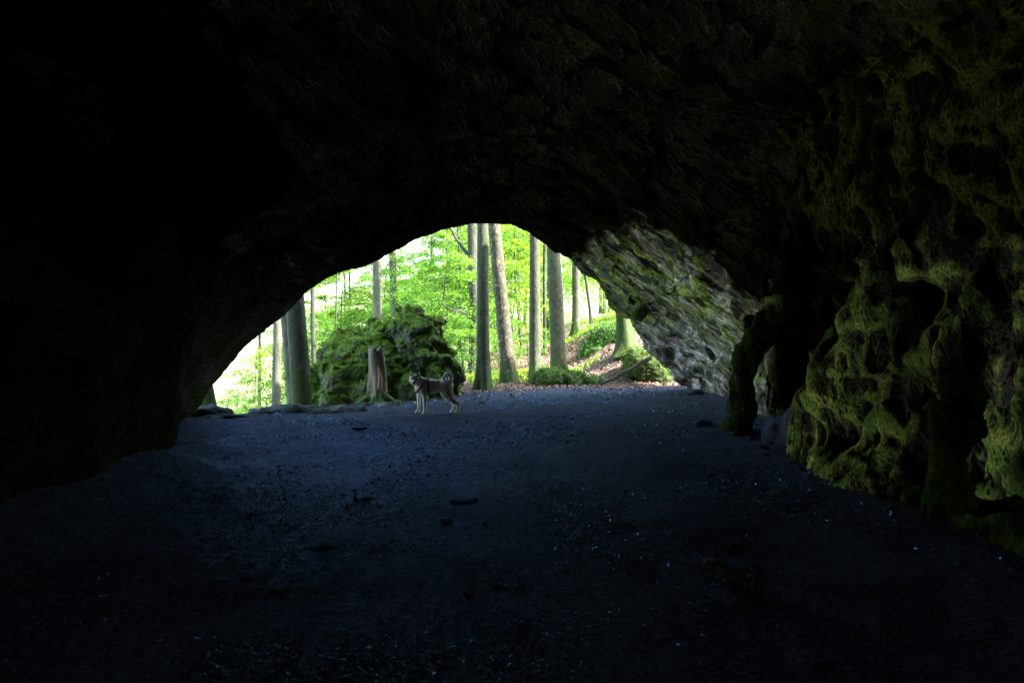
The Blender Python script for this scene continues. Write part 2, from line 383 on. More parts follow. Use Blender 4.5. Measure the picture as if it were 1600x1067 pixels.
for wv, pts in secs:
    p = np.array(pts, float); s = np.r_[0, np.cumsum(np.hypot(*np.diff(p, axis=0).T))]; s /= s[-1]
    SX.append(np.interp(U, s, p[:, 0])); SZ.append(np.interp(U, s, p[:, 1])); SW.append(wv)
SX, SZ, SW = map(np.array, (SX, SZ, SW))
wt = np.linspace(-6, 22, 300)
def smooth_interp(wq, A):
    k = np.clip(np.searchsorted(SW, wq) - 1, 0, len(SW) - 2); f = (wq - SW[k]) / (SW[k + 1] - SW[k]); f = np.where(SW[k] == 0, f, f * f * (3 - 2 * f))
    return A[k] * (1 - f)[:, None] + A[k + 1] * f[:, None]
PX, PZ = smooth_interp(wt, SX), smooth_interp(wt, SZ)
xt = np.linspace(-9, 9.5, 500); ZT = np.empty((300, 500), np.float32)
for i in range(300):
    X = np.maximum.accumulate(PX[i] + np.arange(60) * 1e-4)
    z = np.interp(xt, X, PZ[i]); l = xt < X[0]; r = xt > X[-1]
    z[l] = PZ[i][0] - (X[0] - xt[l]) * 7; z[r] = PZ[i][-1] - (xt[r] - X[-1]) * 5; ZT[i] = z
gx = np.gradient(ZT, xt, axis=1); GT = np.sqrt(1 + gx ** 2)
X2, Y2 = np.meshgrid(xs, ys, indexing='ij')
W2 = np.clip(16.7 + .65 * X2 - Y2, -6, 21.99)
def look(T):
    a = (W2 + 6) / 28 * 299; b = (X2 + 9) / 18.5 * 499; i = np.clip(a.astype(int), 0, 298); j = np.clip(b.astype(int), 0, 498)
    fa, fb = a - i, b - j
    return T[i, j] * (1 - fa) * (1 - fb) + T[i + 1, j] * fa * (1 - fb) + T[i, j + 1] * (1 - fa) * fb + T[i + 1, j + 1] * fa * fb
ZC, GC = look(ZT).astype(np.float32), look(GT).astype(np.float32)
Zg = zs.astype(np.float32)[None, None]
D = (ZC[:, :, None] - Zg) / GC[:, :, None]           # >0 in the void
wr = (sstep(2.2, 3.4, X2) * sstep(3, 4.5, Y2) * (1 - sstep(10.5, 12, Y2))).astype(np.float32)[:, :, None]
wm = (1 - sstep(1.0, 4.0, W2)).astype(np.float32)[:, :, None]    # near mouth
n = .42 * gnoise(xs, ys, zs, 2.3, 1) * (1 - .75 * wm)
wl_ = sstep(1.5, -1.5, X2).astype(np.float32)[:, :, None] * wm
n += .16 * gnoise(xs, ys, zs, .9, 2) * (1 - .5 * wm) * (1 - .6 * wl_)
n += .07 * gnoise(xs, ys, zs, .4, 3) * (1 - .6 * wl_)
D += n; del n
xg, yg, zg = xs.astype(np.float32)[:, None, None], ys.astype(np.float32)[None, :, None], Zg
def box(c, r):
    s = [slice(max(0, np.searchsorted(v, c[k] - r[k])), np.searchsorted(v, c[k] + r[k])) for k, v in enumerate((xs, ys, zs))]
    return tuple(s)
def ell(c, r, mode, k=.12, pad=.5):
    r = np.array(r, float); B = box(c, r + pad)
    d = (np.sqrt(((xg[B[0]] - c[0]) / r[0]) ** 2 + ((yg[:, B[1]] - c[1]) / r[1]) ** 2 + ((zg[:, :, B[2]] - c[2]) / r[2]) ** 2) - 1) * r.min()
    if mode == 'cut': D[B] = -smin(-D[B], d, k)   # widen the void
    else: D[B] = smin(D[B], d, k)                  # add rock
def smin(a, b, k):
    h = np.clip(.5 + .5 * (b - a) / k, 0, 1); return b * (1 - h) + a * h - k * h * (1 - h)
def cap(p, q, ra, rb, k=.1):
    p, q = np.array(p, float), np.array(q, float); c = (p + q) / 2; B = box(c, np.abs(p - q) / 2 + max(ra, rb) + .4)
    v = q - p; X, Y, Z = xg[B[0]] - p[0], yg[:, B[1]] - p[1], zg[:, :, B[2]] - p[2]
    t = np.clip((X * v[0] + Y * v[1] + Z * v[2]) / (v @ v), 0, 1)
    d = np.sqrt((X - t * v[0]) ** 2 + (Y - t * v[1]) ** 2 + (Z - t * v[2]) ** 2) - (ra + (rb - ra) * t)
    D[B] = smin(D[B], d, k)
def chain(pts, rads, k=.12):
    for i in range(len(pts) - 1): cap(pts[i], pts[i + 1], rads[i], rads[i + 1], k)
# deep side chamber behind the rib, smaller hollows in the right wall
ell((5.1, 9.9, 1.3), (1.35, 1.15, 1.9), 'cut')
ell((4.5, 8.9, 2.1), (.75, .8, 1.1), 'cut')
ell((4.4, 6.75, 1.95), (.55, .42, .42), 'cut', .06)
ell((4.15, 7.35, 1.0), (.33, .28, .36), 'cut', .05)
ell((4.25, 6.8, 1.25), (.3, .25, .25), 'cut', .05)
ell((4.1, 6.45, .45), (.5, .32, .42), 'cut', .05)
ell((4.6, 5.5, 1.0), (.8, .42, 1.2), 'cut', .06)
ell((4.3, 7.9, 2.7), (.3, .35, .3), 'cut', .05)
# rib that ends the daylit slope
chain([at(1150, 690, 11.2), at(1158, 640, 11.2), at(1165, 570, 11.0), at(1190, 510, 10.7), at(1228, 470, 10.3), at(1245, 420, 10.3)], [.26, .17, .17, .15, .13, .3])
# big green formation
chain([at(1380, 395, 7.5), at(1385, 430, 7.3), at(1375, 500, 7.5), at(1350, 590, 7.9), at(1310, 680, 8.6)], [.16, .12, .3, .5, .5])
chain([at(1395, 440, 7.2), at(1430, 520, 7.0), at(1440, 600, 7.0), at(1420, 700, 7.2)], [.1, .13, .32, .36])
chain([at(1480, 820, 5.9), at(1490, 740, 5.9), at(1490, 660, 6.0), at(1500, 560, 6.2), at(1540, 470, 6.0), at(1500, 415, 6.2), at(1450, 390, 6.6)], [.16, .09, .12, .2, .11, .14, .25])
chain([at(1375, 775, 7.0), at(1400, 720, 7.0), at(1440, 660, 6.9)], [.14, .15, .3])
chain([at(1450, 560, 6.5), at(1500, 500, 6.2)], [.13, .1])
chain([(3.98, 8.8, -.05), (3.95, 7.9, -.05), (3.85, 7.0, -.05), (4.0, 6.2, -.08)], [.36, .34, .34, .24])
chain([(4.05, 5.5, -.05), (3.9, 4.7, -.05)], [.25, .3])
# hanging mass above
ell((4.75, 8.1, 4.2), (1.05, 1.0, 1.25), 'add', .3)
ell((4.5, 7.3, 3.4), (.85, .8, .85), 'add', .3)
ell((4.6, 6.0, 3.3), (.8, .9, .8), 'add', .3)
ell((4.4, 5.0, 3.3), (.5, .35, 1.3), 'add', .3)
# knobbly ridges on the right wall
rg = 1 - 2.6 * np.abs(gnoise(xs, ys, zs, .33, 11, (1, 1, 1.6)))
rg += .6 * (1 - 2.6 * np.abs(gnoise(xs, ys, zs, .17, 12, (1, 1, 1.5))))
D -= .085 * rg * wr; del rg
# tilted strata on the daylit slope
sw = (sstep(.0, 2.0, X2) * (1 - sstep(5.5, 7.5, W2))).astype(np.float32)[:, :, None]
st = zg * 1.0 + xg * .55 + .12 * gnoise(xs, ys, zs, 1.0, 21)
D -= .07 * sw * (1 - 2.2 * np.abs(np.sin(st * 5.5)) ** .7) ; D += .08 * sw * gnoise(xs, ys, zs, .3, 22); 
del st
# everything beyond the mouth is open air
mY = mouthY(X2)[:, :, None].astype(np.float32)
out = (yg - mY - .5 * np.clip(zg - 4.5, 0, 3) * 0 + (.35 - .2 * wl_) * gnoise(xs, ys, zs, .8, 31)) * .8
D = -smin(-D, -out, .12); del out
# left: hide the corner behind the outer face
V, F = nets(-D, xs, ys, zs); F = F[:, ::-1]
del D
def vnorm(V, F):
    n = np.cross(V[F[:, 2]] - V[F[:, 0]], V[F[:, 3]] - V[F[:, 1]]); N = np.zeros_like(V)
    for k in range(4): np.add.at(N, F[:, k], n)
    return N / (np.linalg.norm(N, axis=1)[:, None] + 1e-9)
def planes(V, npts, amp, seed, st=(1, 1, 1), lo=None, hi=None):
    """piecewise-planar offsets: each nearest random point owns a tilted face"""
    g = np.random.default_rng(seed); Q = V / np.array(st, np.float32); lo = Q.min(0); hi = Q.max(0)
    c = lo + g.random((npts, 3)) * (hi - lo); d = g.normal(0, 1, (npts, 3)); d /= np.linalg.norm(d, axis=1)[:, None]; o = g.normal(0, .05, npts)
    out = np.empty(len(V), np.float32)
    for i in range(0, len(V), 20000):
        q = Q[i:i + 20000]; k = ((q ** 2).sum(1)[:, None] - 2 * q @ c.T + (c ** 2).sum(1)[None]).argmin(1)
        out[i:i + 20000] = ((q - c[k]) * d[k]).sum(1) * amp + o[k] * amp * 1.5
    return out
def relief(V, F, it=12):
    N = vnorm(V, F); A = V.copy()
    E = np.concatenate([F[:, [0, 1]], F[:, [1, 2]], F[:, [2, 3]], F[:, [3, 0]]])
    cnt = np.bincount(np.r_[E[:, 0], E[:, 1]], minlength=len(V)).astype(np.float32)
    for _ in range(it):
        B = np.empty_like(A)
        for k in range(3): B[:, k] = np.bincount(np.r_[E[:, 0], E[:, 1]], np.r_[A[E[:, 1], k], A[E[:, 0], k]], minlength=len(V)) / np.maximum(cnt, 1)
        A = B
    return ((V - A) * N).sum(1)
V += (vnoise(V, .11, 51) * .016 + vnoise(V, .055, 52) * .007)[:, None] * np.array([-1, .4, .3], np.float32) * 1.0
wv_ = sstep(2.6, 3.2, V[:, 0]) * sstep(3.8, 4.6, V[:, 1]) * sstep(12, 11, V[:, 1])
V += ((ridged(V, .15, 2, 55, (1, 1, 1.7)) * .022) * wv_)[:, None] * np.array([-1, .5, 0], np.float32)
ws_ = sstep(.3, 1.8, V[:, 0]) * sstep(8, 6, 16.7 + .65 * V[:, 0] - V[:, 1]) * sstep(9, 10.5, V[:, 1])
Q_ = np.stack([V[:, 0] * .82 - V[:, 2] * .57 , V[:, 1] - .3 * V[:, 0], V[:, 2] * .82 + V[:, 0] * .57], 1)
i_ = np.nonzero(ws_ > .01)[0]
fc_ = np.zeros(len(V), np.float32); fc_[i_] = planes(Q_[i_], 900, .38, 77, (3.0, 1.6, .8)) + planes(Q_[i_], 6000, .2, 78, (3.0, 1.6, .8))
V += ((fc_ + ridged(Q_, .5, 3, 56, (3.2, 1.6, .8)) * .035 + ridged(Q_, .16, 2, 58, (2.5, 1.5, .8)) * .028) * ws_)[:, None] * np.array([-.6, -.2, -.75], np.float32)
ridge = .5 + .28 * ridged(V, .3, 3, 61, (1, 1, 1.6)) - .14
# curvature like measure from the mesh itself: difference from neighbour average along the normal
rel = relief(V, F)
ridge = np.clip(.5 + rel / .05 * .5, 0, 1) * .8 + .2 * np.clip(ridge, 0, 1)
cl_w = 16.7 + .65 * V[:, 0] - V[:, 1]
lit_paint = sstep(10.5, 3.5, cl_w) * sstep(.6, 3.0, V[:, 0] + .3 * cl_w * 0) * sstep(5.8, 2.6, V[:, 2] + .12 * cl_w)  # mask for painted daylight on the wall near the mouth
bare = sstep(-.5, -3, V[:, 0]) * sstep(3.4, 1.8, V[:, 2] + .3 * vnoise(V, .8, 33))  # lower left wall lightened in colour to paint in missing light
chalk = sstep(7, 3.0, cl_w) * sstep(2.4, 3.8, V[:, 0]) * sstep(2.2, 1.0, V[:, 2])
C = V[F].mean(1)
kind = np.zeros(len(F), int)
pxF = 800 + F_ * C[:, 0] / np.maximum(C[:, 1], .1)
kind[(C[:, 0] > 3.0) & (C[:, 1] > 4.3) & (C[:, 1] < 8.9) & (C[:, 2] < 2.75 + .2 * np.sin(C[:, 1] * 3)) ] = 1
kind[(C[:, 0] > 3.35) & (C[:, 1] > 4.3) & (C[:, 1] < 8.9) & (C[:, 2] >= 2.75 + .2 * np.sin(C[:, 1] * 3)) & (C[:, 2] < 5.0)] = 2
kind[(np.abs(C[:, 0] - 3.75 - .35 * np.clip(C[:, 2] - 1, 0, 2)) < .42) & (C[:, 1] > 10.0) & (C[:, 1] < 11.6) & (C[:, 2] < 2.2)] = 3
def sub(k):
    f = F[kind == k]; u, inv = np.unique(f, return_inverse=True); return V[u], inv.reshape(-1, 4), {'ridge': ridge[u], 'lit_paint': lit_paint[u], 'chalk': chalk[u], 'bare': bare[u]}
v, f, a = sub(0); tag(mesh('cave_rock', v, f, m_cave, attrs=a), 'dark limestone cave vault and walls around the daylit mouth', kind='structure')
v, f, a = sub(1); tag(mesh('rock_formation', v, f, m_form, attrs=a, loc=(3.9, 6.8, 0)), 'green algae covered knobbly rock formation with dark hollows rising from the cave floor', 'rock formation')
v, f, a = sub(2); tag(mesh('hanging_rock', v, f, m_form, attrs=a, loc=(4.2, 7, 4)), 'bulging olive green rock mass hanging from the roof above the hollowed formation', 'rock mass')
v, f, a = sub(3); tag(mesh('rock_rib', v, f, rock_mat('rib limestone', .6, strings=.6), attrs=a, loc=(3.8, 11, 0)), 'narrow green-edged rock pillar between the daylit wall and the dark side chamber', 'rock pillar')

# ------------------------------------------------------------------ ground
gxs = sp((-600, -60, 20), (-60, -12, 1.5), (-12, -6.5, .25), (-6.5, 6.5, .045), (6.5, 14, .3), (14, 60, 2), (60, 620, 20))
gys = np.concatenate([sp((-30, 1.6, 1)), 1.6 * np.exp(np.arange(0, np.log(21 / 1.6), .0095)), sp((21, 32, .2), (32, 60, .8), (60, 150, 4), (150, 1200, 40))])
GX, GY = np.meshgrid(gxs, gys, indexing='ij'); GZ = terr(GX, GY)
P = np.stack([GX, GY, GX * 0], -1)
near = sstep(21, 18, GY) * sstep(14, 7, np.abs(GX)) * sstep(-1, 1, GY)
lump = fbm(P, .5, 3, 71); pit = np.clip(ridged(P, .2, 2, 75) , -1, 1)
clod = np.maximum(vnoise(P, .09, 81), .1) + .6 * np.maximum(vnoise(P, .045, 82), .15)
rocky = np.clip(vnoise(P, 1.6, 84) + .4, 0, 1)
GZ += near * (.009 * lump + .003 * pit + (.024 * clod) * rocky)
nx, ny = GX.shape
GV = np.stack([GX, GY, GZ], -1).reshape(-1, 3)
i, j = np.meshgrid(np.arange(nx - 1), np.arange(ny - 1), indexing='ij'); q = i * ny + j
GF = np.stack([q, q + ny, q + ny + 1, q + 1], -1).reshape(-1, 4)
# cave dirt / leaf litter / grass mask stored per vertex
dE = GY - np.interp(GX, ex, ey)
litter = sstep(-.25, .35, dE + .35 * fbm(P, .8, 3, 91)).reshape(-1)
grass = (sstep(.05, .5, fbm(P, 2.4, 4, 95)) * sstep(1.0, 3, dE)).reshape(-1)
grass = np.maximum(grass, (sstep(-2, -7, GX) * sstep(2, 9, dE)).reshape(-1))
meadow = (sstep(30, 50, GY)).reshape(-1)
m_dirt, t, b = M('damp cave floor'); co = coords(t)
n1 = noise(t, co, 3, 8, .65); n2 = noise(t, co, 30, 6, .75)
c = mix(t, n1, (.075, .079, .105), (.29, .305, .41))
c = mix(t, ramp(t, n2, [(.35, .0), (.7, 1.0)]), mix(t, 1.0, c, .12, 'MULTIPLY'), c)
c = mix(t, ramp(t, noise(t, co, 60, 2, .5), [(.66, 0.0), (.7, 1.0)]), c, (.16, .2, .32))
h = bump(t, None, noise(t, co, 14, 8, .7), .035); h = bump(t, None, noise(t, co, 60, 4, .75), .03, 1, h)
vd_ = nd(t, 'ShaderNodeVectorMath', operation='DISTANCE'); t.links.new(co, vd_.inputs[0]); vd_.inputs[1].default_value = (-2.3, 8.6, 0)
wet = math_(t, 'ADD', math_(t, 'MULTIPLY', vd_.outputs['Value'], .2), math_(t, 'SUBTRACT', noise(t, co, 1.1, 5, .65), .5))
wetf = math_(t, 'MULTIPLY', ramp(t, noise(t, co, 22, 4, .7), [(.4, .005), (.64, .075)]), ramp(t, wet, [(.2, 1.0), (.85, .28)]))
wetf = math_(t, 'MULTIPLY', wetf, 2.4)
damp(t, c, h, (.3, .45, .85), .4, wetf)
m_for, t, b = M('forest floor'); co = coords(t)
n1 = noise(t, co, 5, 8, .7); n2 = noise(t, co, 32, 4, .8)
c = mix(t, n2, (.07, .042, .03), (.3, .2, .15)); c = mix(t, ramp(t, n1, [(.45, 0.0), (.6, .6)]), c, (.07, .05, .035))
g = mix(t, n2, (.03, .07, .012), (.12, .2, .03))
at_ = nd(t, 'ShaderNodeAttribute', attribute_name='grass').outputs['Fac']
f_ = ramp(t, math_(t, 'ADD', at_, math_(t, 'SUBTRACT', n1, .5)), [(.4, 0.0), (.6, 1.0)])
c = mix(t, f_, c, g)
c = mix(t, nd(t, 'ShaderNodeAttribute', attribute_name='meadow').outputs['Fac'], c, mix(t, n1, (.2, .27, .08), (.36, .36, .16)))
t.links.new(c, b.inputs['Base Color']); b.inputs['Roughness'].default_value = .9
h = bump(t, None, n1, .08); bump(t, b, n2, .03, 1, h)
fm = litter[GF].mean(1) > .5
for nm, mk, mt in (('cave_floor', ~fm, m_dirt), ('forest_floor', fm, m_for)):
    f = GF[mk]; u, inv = np.unique(f, return_inverse=True)
    tag(mesh(nm, GV[u], inv.reshape(-1, 4), mt, attrs={'grass': grass[u], 'meadow': meadow[u]}), kind='structure')
def gz(x, y): return float(terr(x, y))

# ------------------------------------------------------------------ trees
def trunk_path(base, top, n, wob, seed):
    t = np.linspace(0, 1, n)[:, None]; p = base * (1 - t) + top * t
    r = np.random.default_rng(seed)
    for k in range(1, 4):
        ph = r.random(2) * 6.28; p[:, 0] += wob / k * np.sin(t[:, 0] * k * 4 + ph[0]) * t[:, 0]; p[:, 1] += wob / k * np.sin(t[:, 0] * k * 4 + ph[1]) * t[:, 0]
    return p
def make_crown(n, r, h, size, seed):
    g = np.random.default_rng(seed)
    nc = 34; a = g.random(nc) * 6.28; q = np.sqrt(g.random(nc)); cz = g.random(nc)
    c = np.stack([np.cos(a) * q * r, np.sin(a) * q * r, cz * h], 1); c[:, :2] *= (1.1 - .5 * cz)[:, None]
    k = g.integers(0, nc, n); P = c[k] + g.normal(0, 1, (n, 3)) * [r * .2, r * .2, h * .045]
    N = g.normal(0, .45, (n, 3)) + [0, 0, 1]; Dr = g.normal(0, 1, (n, 3)) * [1, 1, .3]
    return leaves(P, Dr, N, size * (.6 + .8 * g.random(n)), .7)
crown_me = []
for s in range(3):
    v, f = make_crown(1000, 3.2, 7.5, .42, 100 + s)
    o = mesh('crown', v, f, l_can); crown_me.append(o.data); bpy.data.objects.remove(o)
treeN = 0
def tree(name, pxb, Y, d, label, mat, lean=0, leany=0, H=15, flare=1.6, fl_h=.5, wob=.05, limbs=(), pxtop=None, cat='tree', crown=True, group=None, seed=None):
    """pxb: where the foot stands across the view at distance Y; lean in metres over 10 m of height"""
    global treeN; treeN += 1; seed = seed or treeN
    x = (pxb - 800) * Y / F_; z = gz(x, Y) - .08
    root = empty(name, (x, Y, z)); tag(root, label, cat, group)
    g = np.random.default_rng(seed)
    base = np.zeros(3); top = np.array([lean * H / 10, leany * H / 10, H])
    hs = np.r_[np.linspace(0, 1, 14) ** 1.3 * 1.2, np.linspace(1.35, H, 30)]; t = hs / H
    p = trunk_path(base, top, 200, wob, seed); p = np.stack([np.interp(t, np.linspace(0, 1, 200), p[:, k]) for k in range(3)], 1)
    rad = d / 2 * (1 - .5 * t) * (1 + (flare - 1) * np.exp(-hs / fl_h * 1.6))
    n = 22; V, F = tube(p, rad, n)
    V0 = V[:-2]; cen = np.repeat(p, n, 0); th = np.tile(np.arange(n) * 2 * np.pi / n, len(hs)); hh = np.repeat(hs, n)
    lob = np.sin(th * 5 + g.random() * 6) * .22 + np.sin(th * 3 + g.random() * 6) * .18
    dv = V0 - cen
    V0 = cen + dv * (1 + (lob * np.exp(-hh / fl_h * 1.5) + .06 * vnoise(V0 + seed, .35, seed, (1, 1, 2)) + .03 * vnoise(V0, .12, seed))[:, None])
    V[:-2] = V0
    tr = mesh('trunk', V, F, mat, root)
    lm_ = []
    for (h0, az, ln, rise, r0) in limbs:
        k = np.interp(h0, hs, np.arange(len(hs))); b0 = np.array([np.interp(h0, hs, p[:, q]) for q in range(3)])
        dr = np.array([math.cos(R(az)), math.sin(R(az)), 0]); s = np.linspace(0, 1, 9)[:, None]
        pa = b0 + dr * ln * s + np.array([0, 0, 1]) * (rise * ln * s ** 1.2) + g.normal(0, .03 * ln, (9, 3)) * s
        lm_.append(tube(pa, r0 * (1 - .8 * s[:, 0]), n=7))
    for q in range(6 if crown else 0):
        az = g.random() * 360; dr = np.array([math.cos(R(az)), math.sin(R(az)), 0]); s = np.linspace(0, 1, 6)[:, None]
        pa = p[int(len(hs) * (.7 + .05 * q))] + dr * 2.6 * s + np.array([0, 0, 2.5]) * s
        lm_.append(tube(pa, d * .16 * (1 - .8 * s[:, 0]), n=5))
    for v, f in lm_: mesh('limb', v, f, mat, root)
    if crown:
        c = bpy.data.objects.new('crown', crown_me[seed % 3]); col.objects.link(c); c.parent = root
        c.location = tuple(p[-1] - np.array([0, 0, 3.5])); c.rotation_euler.z = seed * 1.3
    return root
tree('beech_tree', 338, 15.0, .42, 'mossy trunk in the lowest corner of the mouth beside the dark left wall', b_mossy, -1.6, H=11)
tree('beech_tree', 428, 19.0, .27, 'slim pale sunlit trunk standing alone left of the thick mossy one', b_pale, .1, H=15, wob=.12)
tree('beech_tree', 477, 15.6, .47, 'thick moss-patched trunk just left of the big boulder', b_mossy, -.7, H=15, flare=1.35)
tree('beech_tree', 470, 17.6, .34, 'pale slanting trunk half hidden behind the thick moss-patched one', b_pale, -.9, H=14)
tree('beech_tree', 597, 28, .44, 'pale trunk rising behind the boulder, the thicker of that pair', b_pale, -.25, H=22)
tree('young_tree', 589, 31, .14, 'thin dark stem touching the left edge of the pale trunk behind the boulder', b_dark, -.1, H=18, crown=False)
tree('beech_tree', 626, 30, .4, 'slender pale trunk behind the boulder top, the thinner of that pair', b_grey, -.4, H=22)
tree('dark_tree', 742, 27, .46, 'dark forked trunk with ivy leaves behind the straight grey beech', b_dark, -.15, H=14, limbs=[(4.6, 150, 1.6, 1.3, .1), (3.2, 20, 2.2, .4, .06), (2.4, 200, 2.2, .3, .05)])
tree('beech_tree', 755, 19.4, .37, 'straight grey beech trunk closest behind the dog, with small knots', b_grey, -.03, H=16, flare=1.75, fl_h=.8, wob=.02)
tree('beech_tree', 797, 21.6, .46, 'leaning trunk with sun patches painted on its bark and a mossy foot', b_warm, -1.05, H=16, flare=1.45, fl_h=.7, wob=.06)
tree('beech_tree', 836, 22.3, .39, 'straight smooth grey trunk between the leaning one and the widest one', b_grey, -.05, H=16, flare=1.3)
tree('beech_tree', 874, 23.6, .55, 'widest grey trunk with mossy right side behind the low mossy rock', b_grey, -.45, H=17, flare=1.4, wob=.03)
tree('beech_tree', 978, 23.0, .46, 'beech with green mossy flared foot next to the overhanging daylit wall', b_mossy, -.8, H=15, flare=2.2, fl_h=.8)
tree('beech_tree', 858, 34, .3, 'distant mossy trunk seen between the two right-hand grey beeches', b_mossy, .1, H=16)
tree('young_tree', 851, 30, .16, 'thin dark stem between the smooth grey trunk and the widest trunk', b_dark, 0, H=13, crown=False)
tree('young_tree', 493, 24, .2, 'dark sapling stem right of the thick moss-patched trunk', b_dark, -.1, H=12, crown=False)
tree('young_tree', 518, 27, .08, 'very thin bare stem above the left end of the boulder', b_dark, .2, H=12, crown=False)
tree('young_tree', 741, 29, .24, 'stubby brown mossy stem low between the boulder and the straight grey beech', b_mossy, .3, H=6, crown=False)
tree('young_tree', 925, 34, .16, 'thin leaning sapling stem in the bright gap right of the widest trunk', b_dark, -1.2, H=10, crown=False)
for (px, Y, d, ln) in [(715, 48, .22, .2), (775, 52, .26, 0), (812, 46, .2, -.2), (845, 55, .25, .1), (900, 50, .22, .3), (945, 44, .24, -.2), (952, 52, .2, 0), (938, 60, .26, 0), (690, 55, .25, .1), (660, 45, .16, .5), (545, 45, .2, .1), (820, 62, .3, 0), (780, 40, .13, .4), (540, 60, .3, 0), (405, 48, .22, 0)]:
    tree('distant_tree', px, Y, d, 'thin dark trunk far back in the wood among light green leaves', b_dark, ln, H=17, crown=False, group='thin trunks far back in the wood')
# extra canopy trees out of the mouth's sight line that shade the slope
for (px, Y) in [(200, 30), (1000, 44), (700, 40), (900, 33)]:
    tree('beech_tree', px, Y, .4, 'tall canopy beech of the surrounding wood', b_grey, H=17, group='canopy beeches')

# understory beeches with loose sprays of leaves
def sapling(seed, H, n_br, ln, nleaf, ls, mat, low=.1):
    g = np.random.default_rng(seed); mb = MB(); LP, LD, LN = [], [], []
    s = np.linspace(0, 1, 14)[:, None]
    p = np.c_[np.sin(s * 3 + seed) * .035 * H, np.cos(s * 2.5 + seed) * .03 * H, s * H]; p -= p[0]
    tubeF(mb, p, .007 * H * (1 - .8 * s[:, 0]) + .004, n=6)
    for k in range(n_br):
        h = low + (.98 - low) * (k + g.random()) / n_br; b0 = np.array([np.interp(h, s[:, 0], p[:, q]) for q in range(3)])
        az = g.random() * 6.28; l = ln * (1.15 - .7 * h) * (.5 + .9 * g.random()); dr = np.array([math.cos(az), math.sin(az), 0.]); sd_ = np.array([-dr[1], dr[0], 0])
        u = np.linspace(0, 1, 7)[:, None]; rise = .15 + .6 * g.random()
        pa = b0 + dr * l * u + sd_ * l * g.normal(0, .25) * u ** 2 + np.array([0, 0, 1]) * l * (rise * u - (.25 + .4 * g.random()) * u ** 2) + g.normal(0, .02, (7, 3)) * l * u
        tubeF(mb, pa, .006 * l * (1 - .75 * u[:, 0]) + .002, n=4)
        for q_ in range(3):       # side twigs
            i0 = g.integers(2, 6); sg = g.choice([-1, 1]); tw = pa[i0] + (dr * .6 + sd_ * sg * .8)[None] * l * .35 * u + np.array([0, 0, 1]) * l * g.normal(.03, .1) * u
            tubeF(mb, tw, .003 * l * (1 - .7 * u[:, 0]) + .0015, n=3)
        nl = int(nleaf / n_br * (1.3 - .6 * h)); tilt = g.normal(0, .25)
        uu = .12 + .88 * g.random(nl) ** .8; wv = g.normal(0, .3, nl) * l * (1.25 - uu)
        wv = np.round(wv / .2) * .2 + g.normal(0, .05, nl)
        q = np.stack([np.interp(uu, u[:, 0], pa[:, c]) for c in range(3)], 1) + sd_ * wv[:, None] + dr * np.abs(wv)[:, None] * .5
        q[:, 2] += g.normal(0, .07, nl) - np.abs(wv) * .25 + wv * tilt - .12 * g.random(nl) ** 3
        LP.append(q); LD.append(dr + sd_ * np.sign(wv)[:, None] * .8 + g.normal(0, .5, (nl, 3)) * [1, 1, .6]); LN.append(g.normal(0, .45, (nl, 3)) + [0, 0, 1])
    LP, LD, LN = map(np.concatenate, (LP, LD, LN)); lv, lf = leaves(LP, LD, LN, ls * (.6 + .7 * g.random(len(LP))), .62)
    v, f = mb.get(); a = mesh('trunk', v, f, b_dark); c = mesh('crown', lv, lf, mat)
    A, Cc = a.data, c.data; bpy.data.objects.remove(a); bpy.data.objects.remove(c); return A, Cc
saps = [sapling(201, 7, 30, 2.9, 15000, .1, l_bee, .22), sapling(202, 9, 36, 3.4, 20000, .11, l_bee, .26), sapling(203, 5, 22, 2.2, 9000, .085, l_yel), sapling(204, 8, 32, 3.2, 17000, .11, l_yel, .26), sapling(205, 3.2, 16, 1.6, 5000, .07, l_bee)]
def put_sap(px, Y, k, sc, label=None, name='beech_sapling'):
    x = (px - 800) * Y / F_; o = empty(name, (x, Y, gz(x, Y) - .05)); tag(o, label or 'light green leafy beech sapling of the understory beyond the mouth', 'sapling', None if label else 'understory beech saplings')
    o.scale = (sc,) * 3; o.rotation_euler.z = random.random() * 6.28
    for nm, me in zip(('trunk', 'crown'), saps[k]):
        c = bpy.data.objects.new(nm, me); col.objects.link(c); c.parent = o
for px, Y, k, sc in [
    (690, 25, 0, .85), (712, 29, 1, .9), (650, 33, 1, .95), (725, 34, 3, 1), (668, 40, 1, 1.1), (775, 33, 0, 1), (815, 31, 3, .85), (800, 40, 1, 1), (850, 38, 0, 1.1), (842, 45, 1, 1.1), (880, 62, 3, .8), (770, 46, 1, 1.15),
    (962, 36, 2, .8), (958, 48, 1, .9), (975, 40, 3, .9), (720, 48, 1, 1.3), (640, 50, 3, 1.3), (700, 38, 4, 1), (735, 24, 4, .8), (825, 27, 4, .7), (780, 28, 4, .7),
    (545, 36, 3, 1.2), (500, 27, 0, .9), (570, 46, 1, 1.3), (520, 48, 3, 1.3), (455, 34, 3, .9), (475, 50, 1, 1.1), (402, 30, 2, 1), (372, 24, 4, 1.1), (350, 20, 4, 1.0), (410, 22, 4, .9), (440, 26, 4, 1.0), (610, 38, 0, 1.4),
    (760, 58, 3, 1.4), (820, 58, 1, 1.4), (870, 60, 3, 1.0), (680, 60, 1, 1.5), (940, 58, 1, 1.2), (735, 40, 0, 1.2), (800, 34, 2, 1.1), (990, 30, 2, .7), (630, 44, 1, 1.3)]:
    put_sap(px, Y, k, sc)

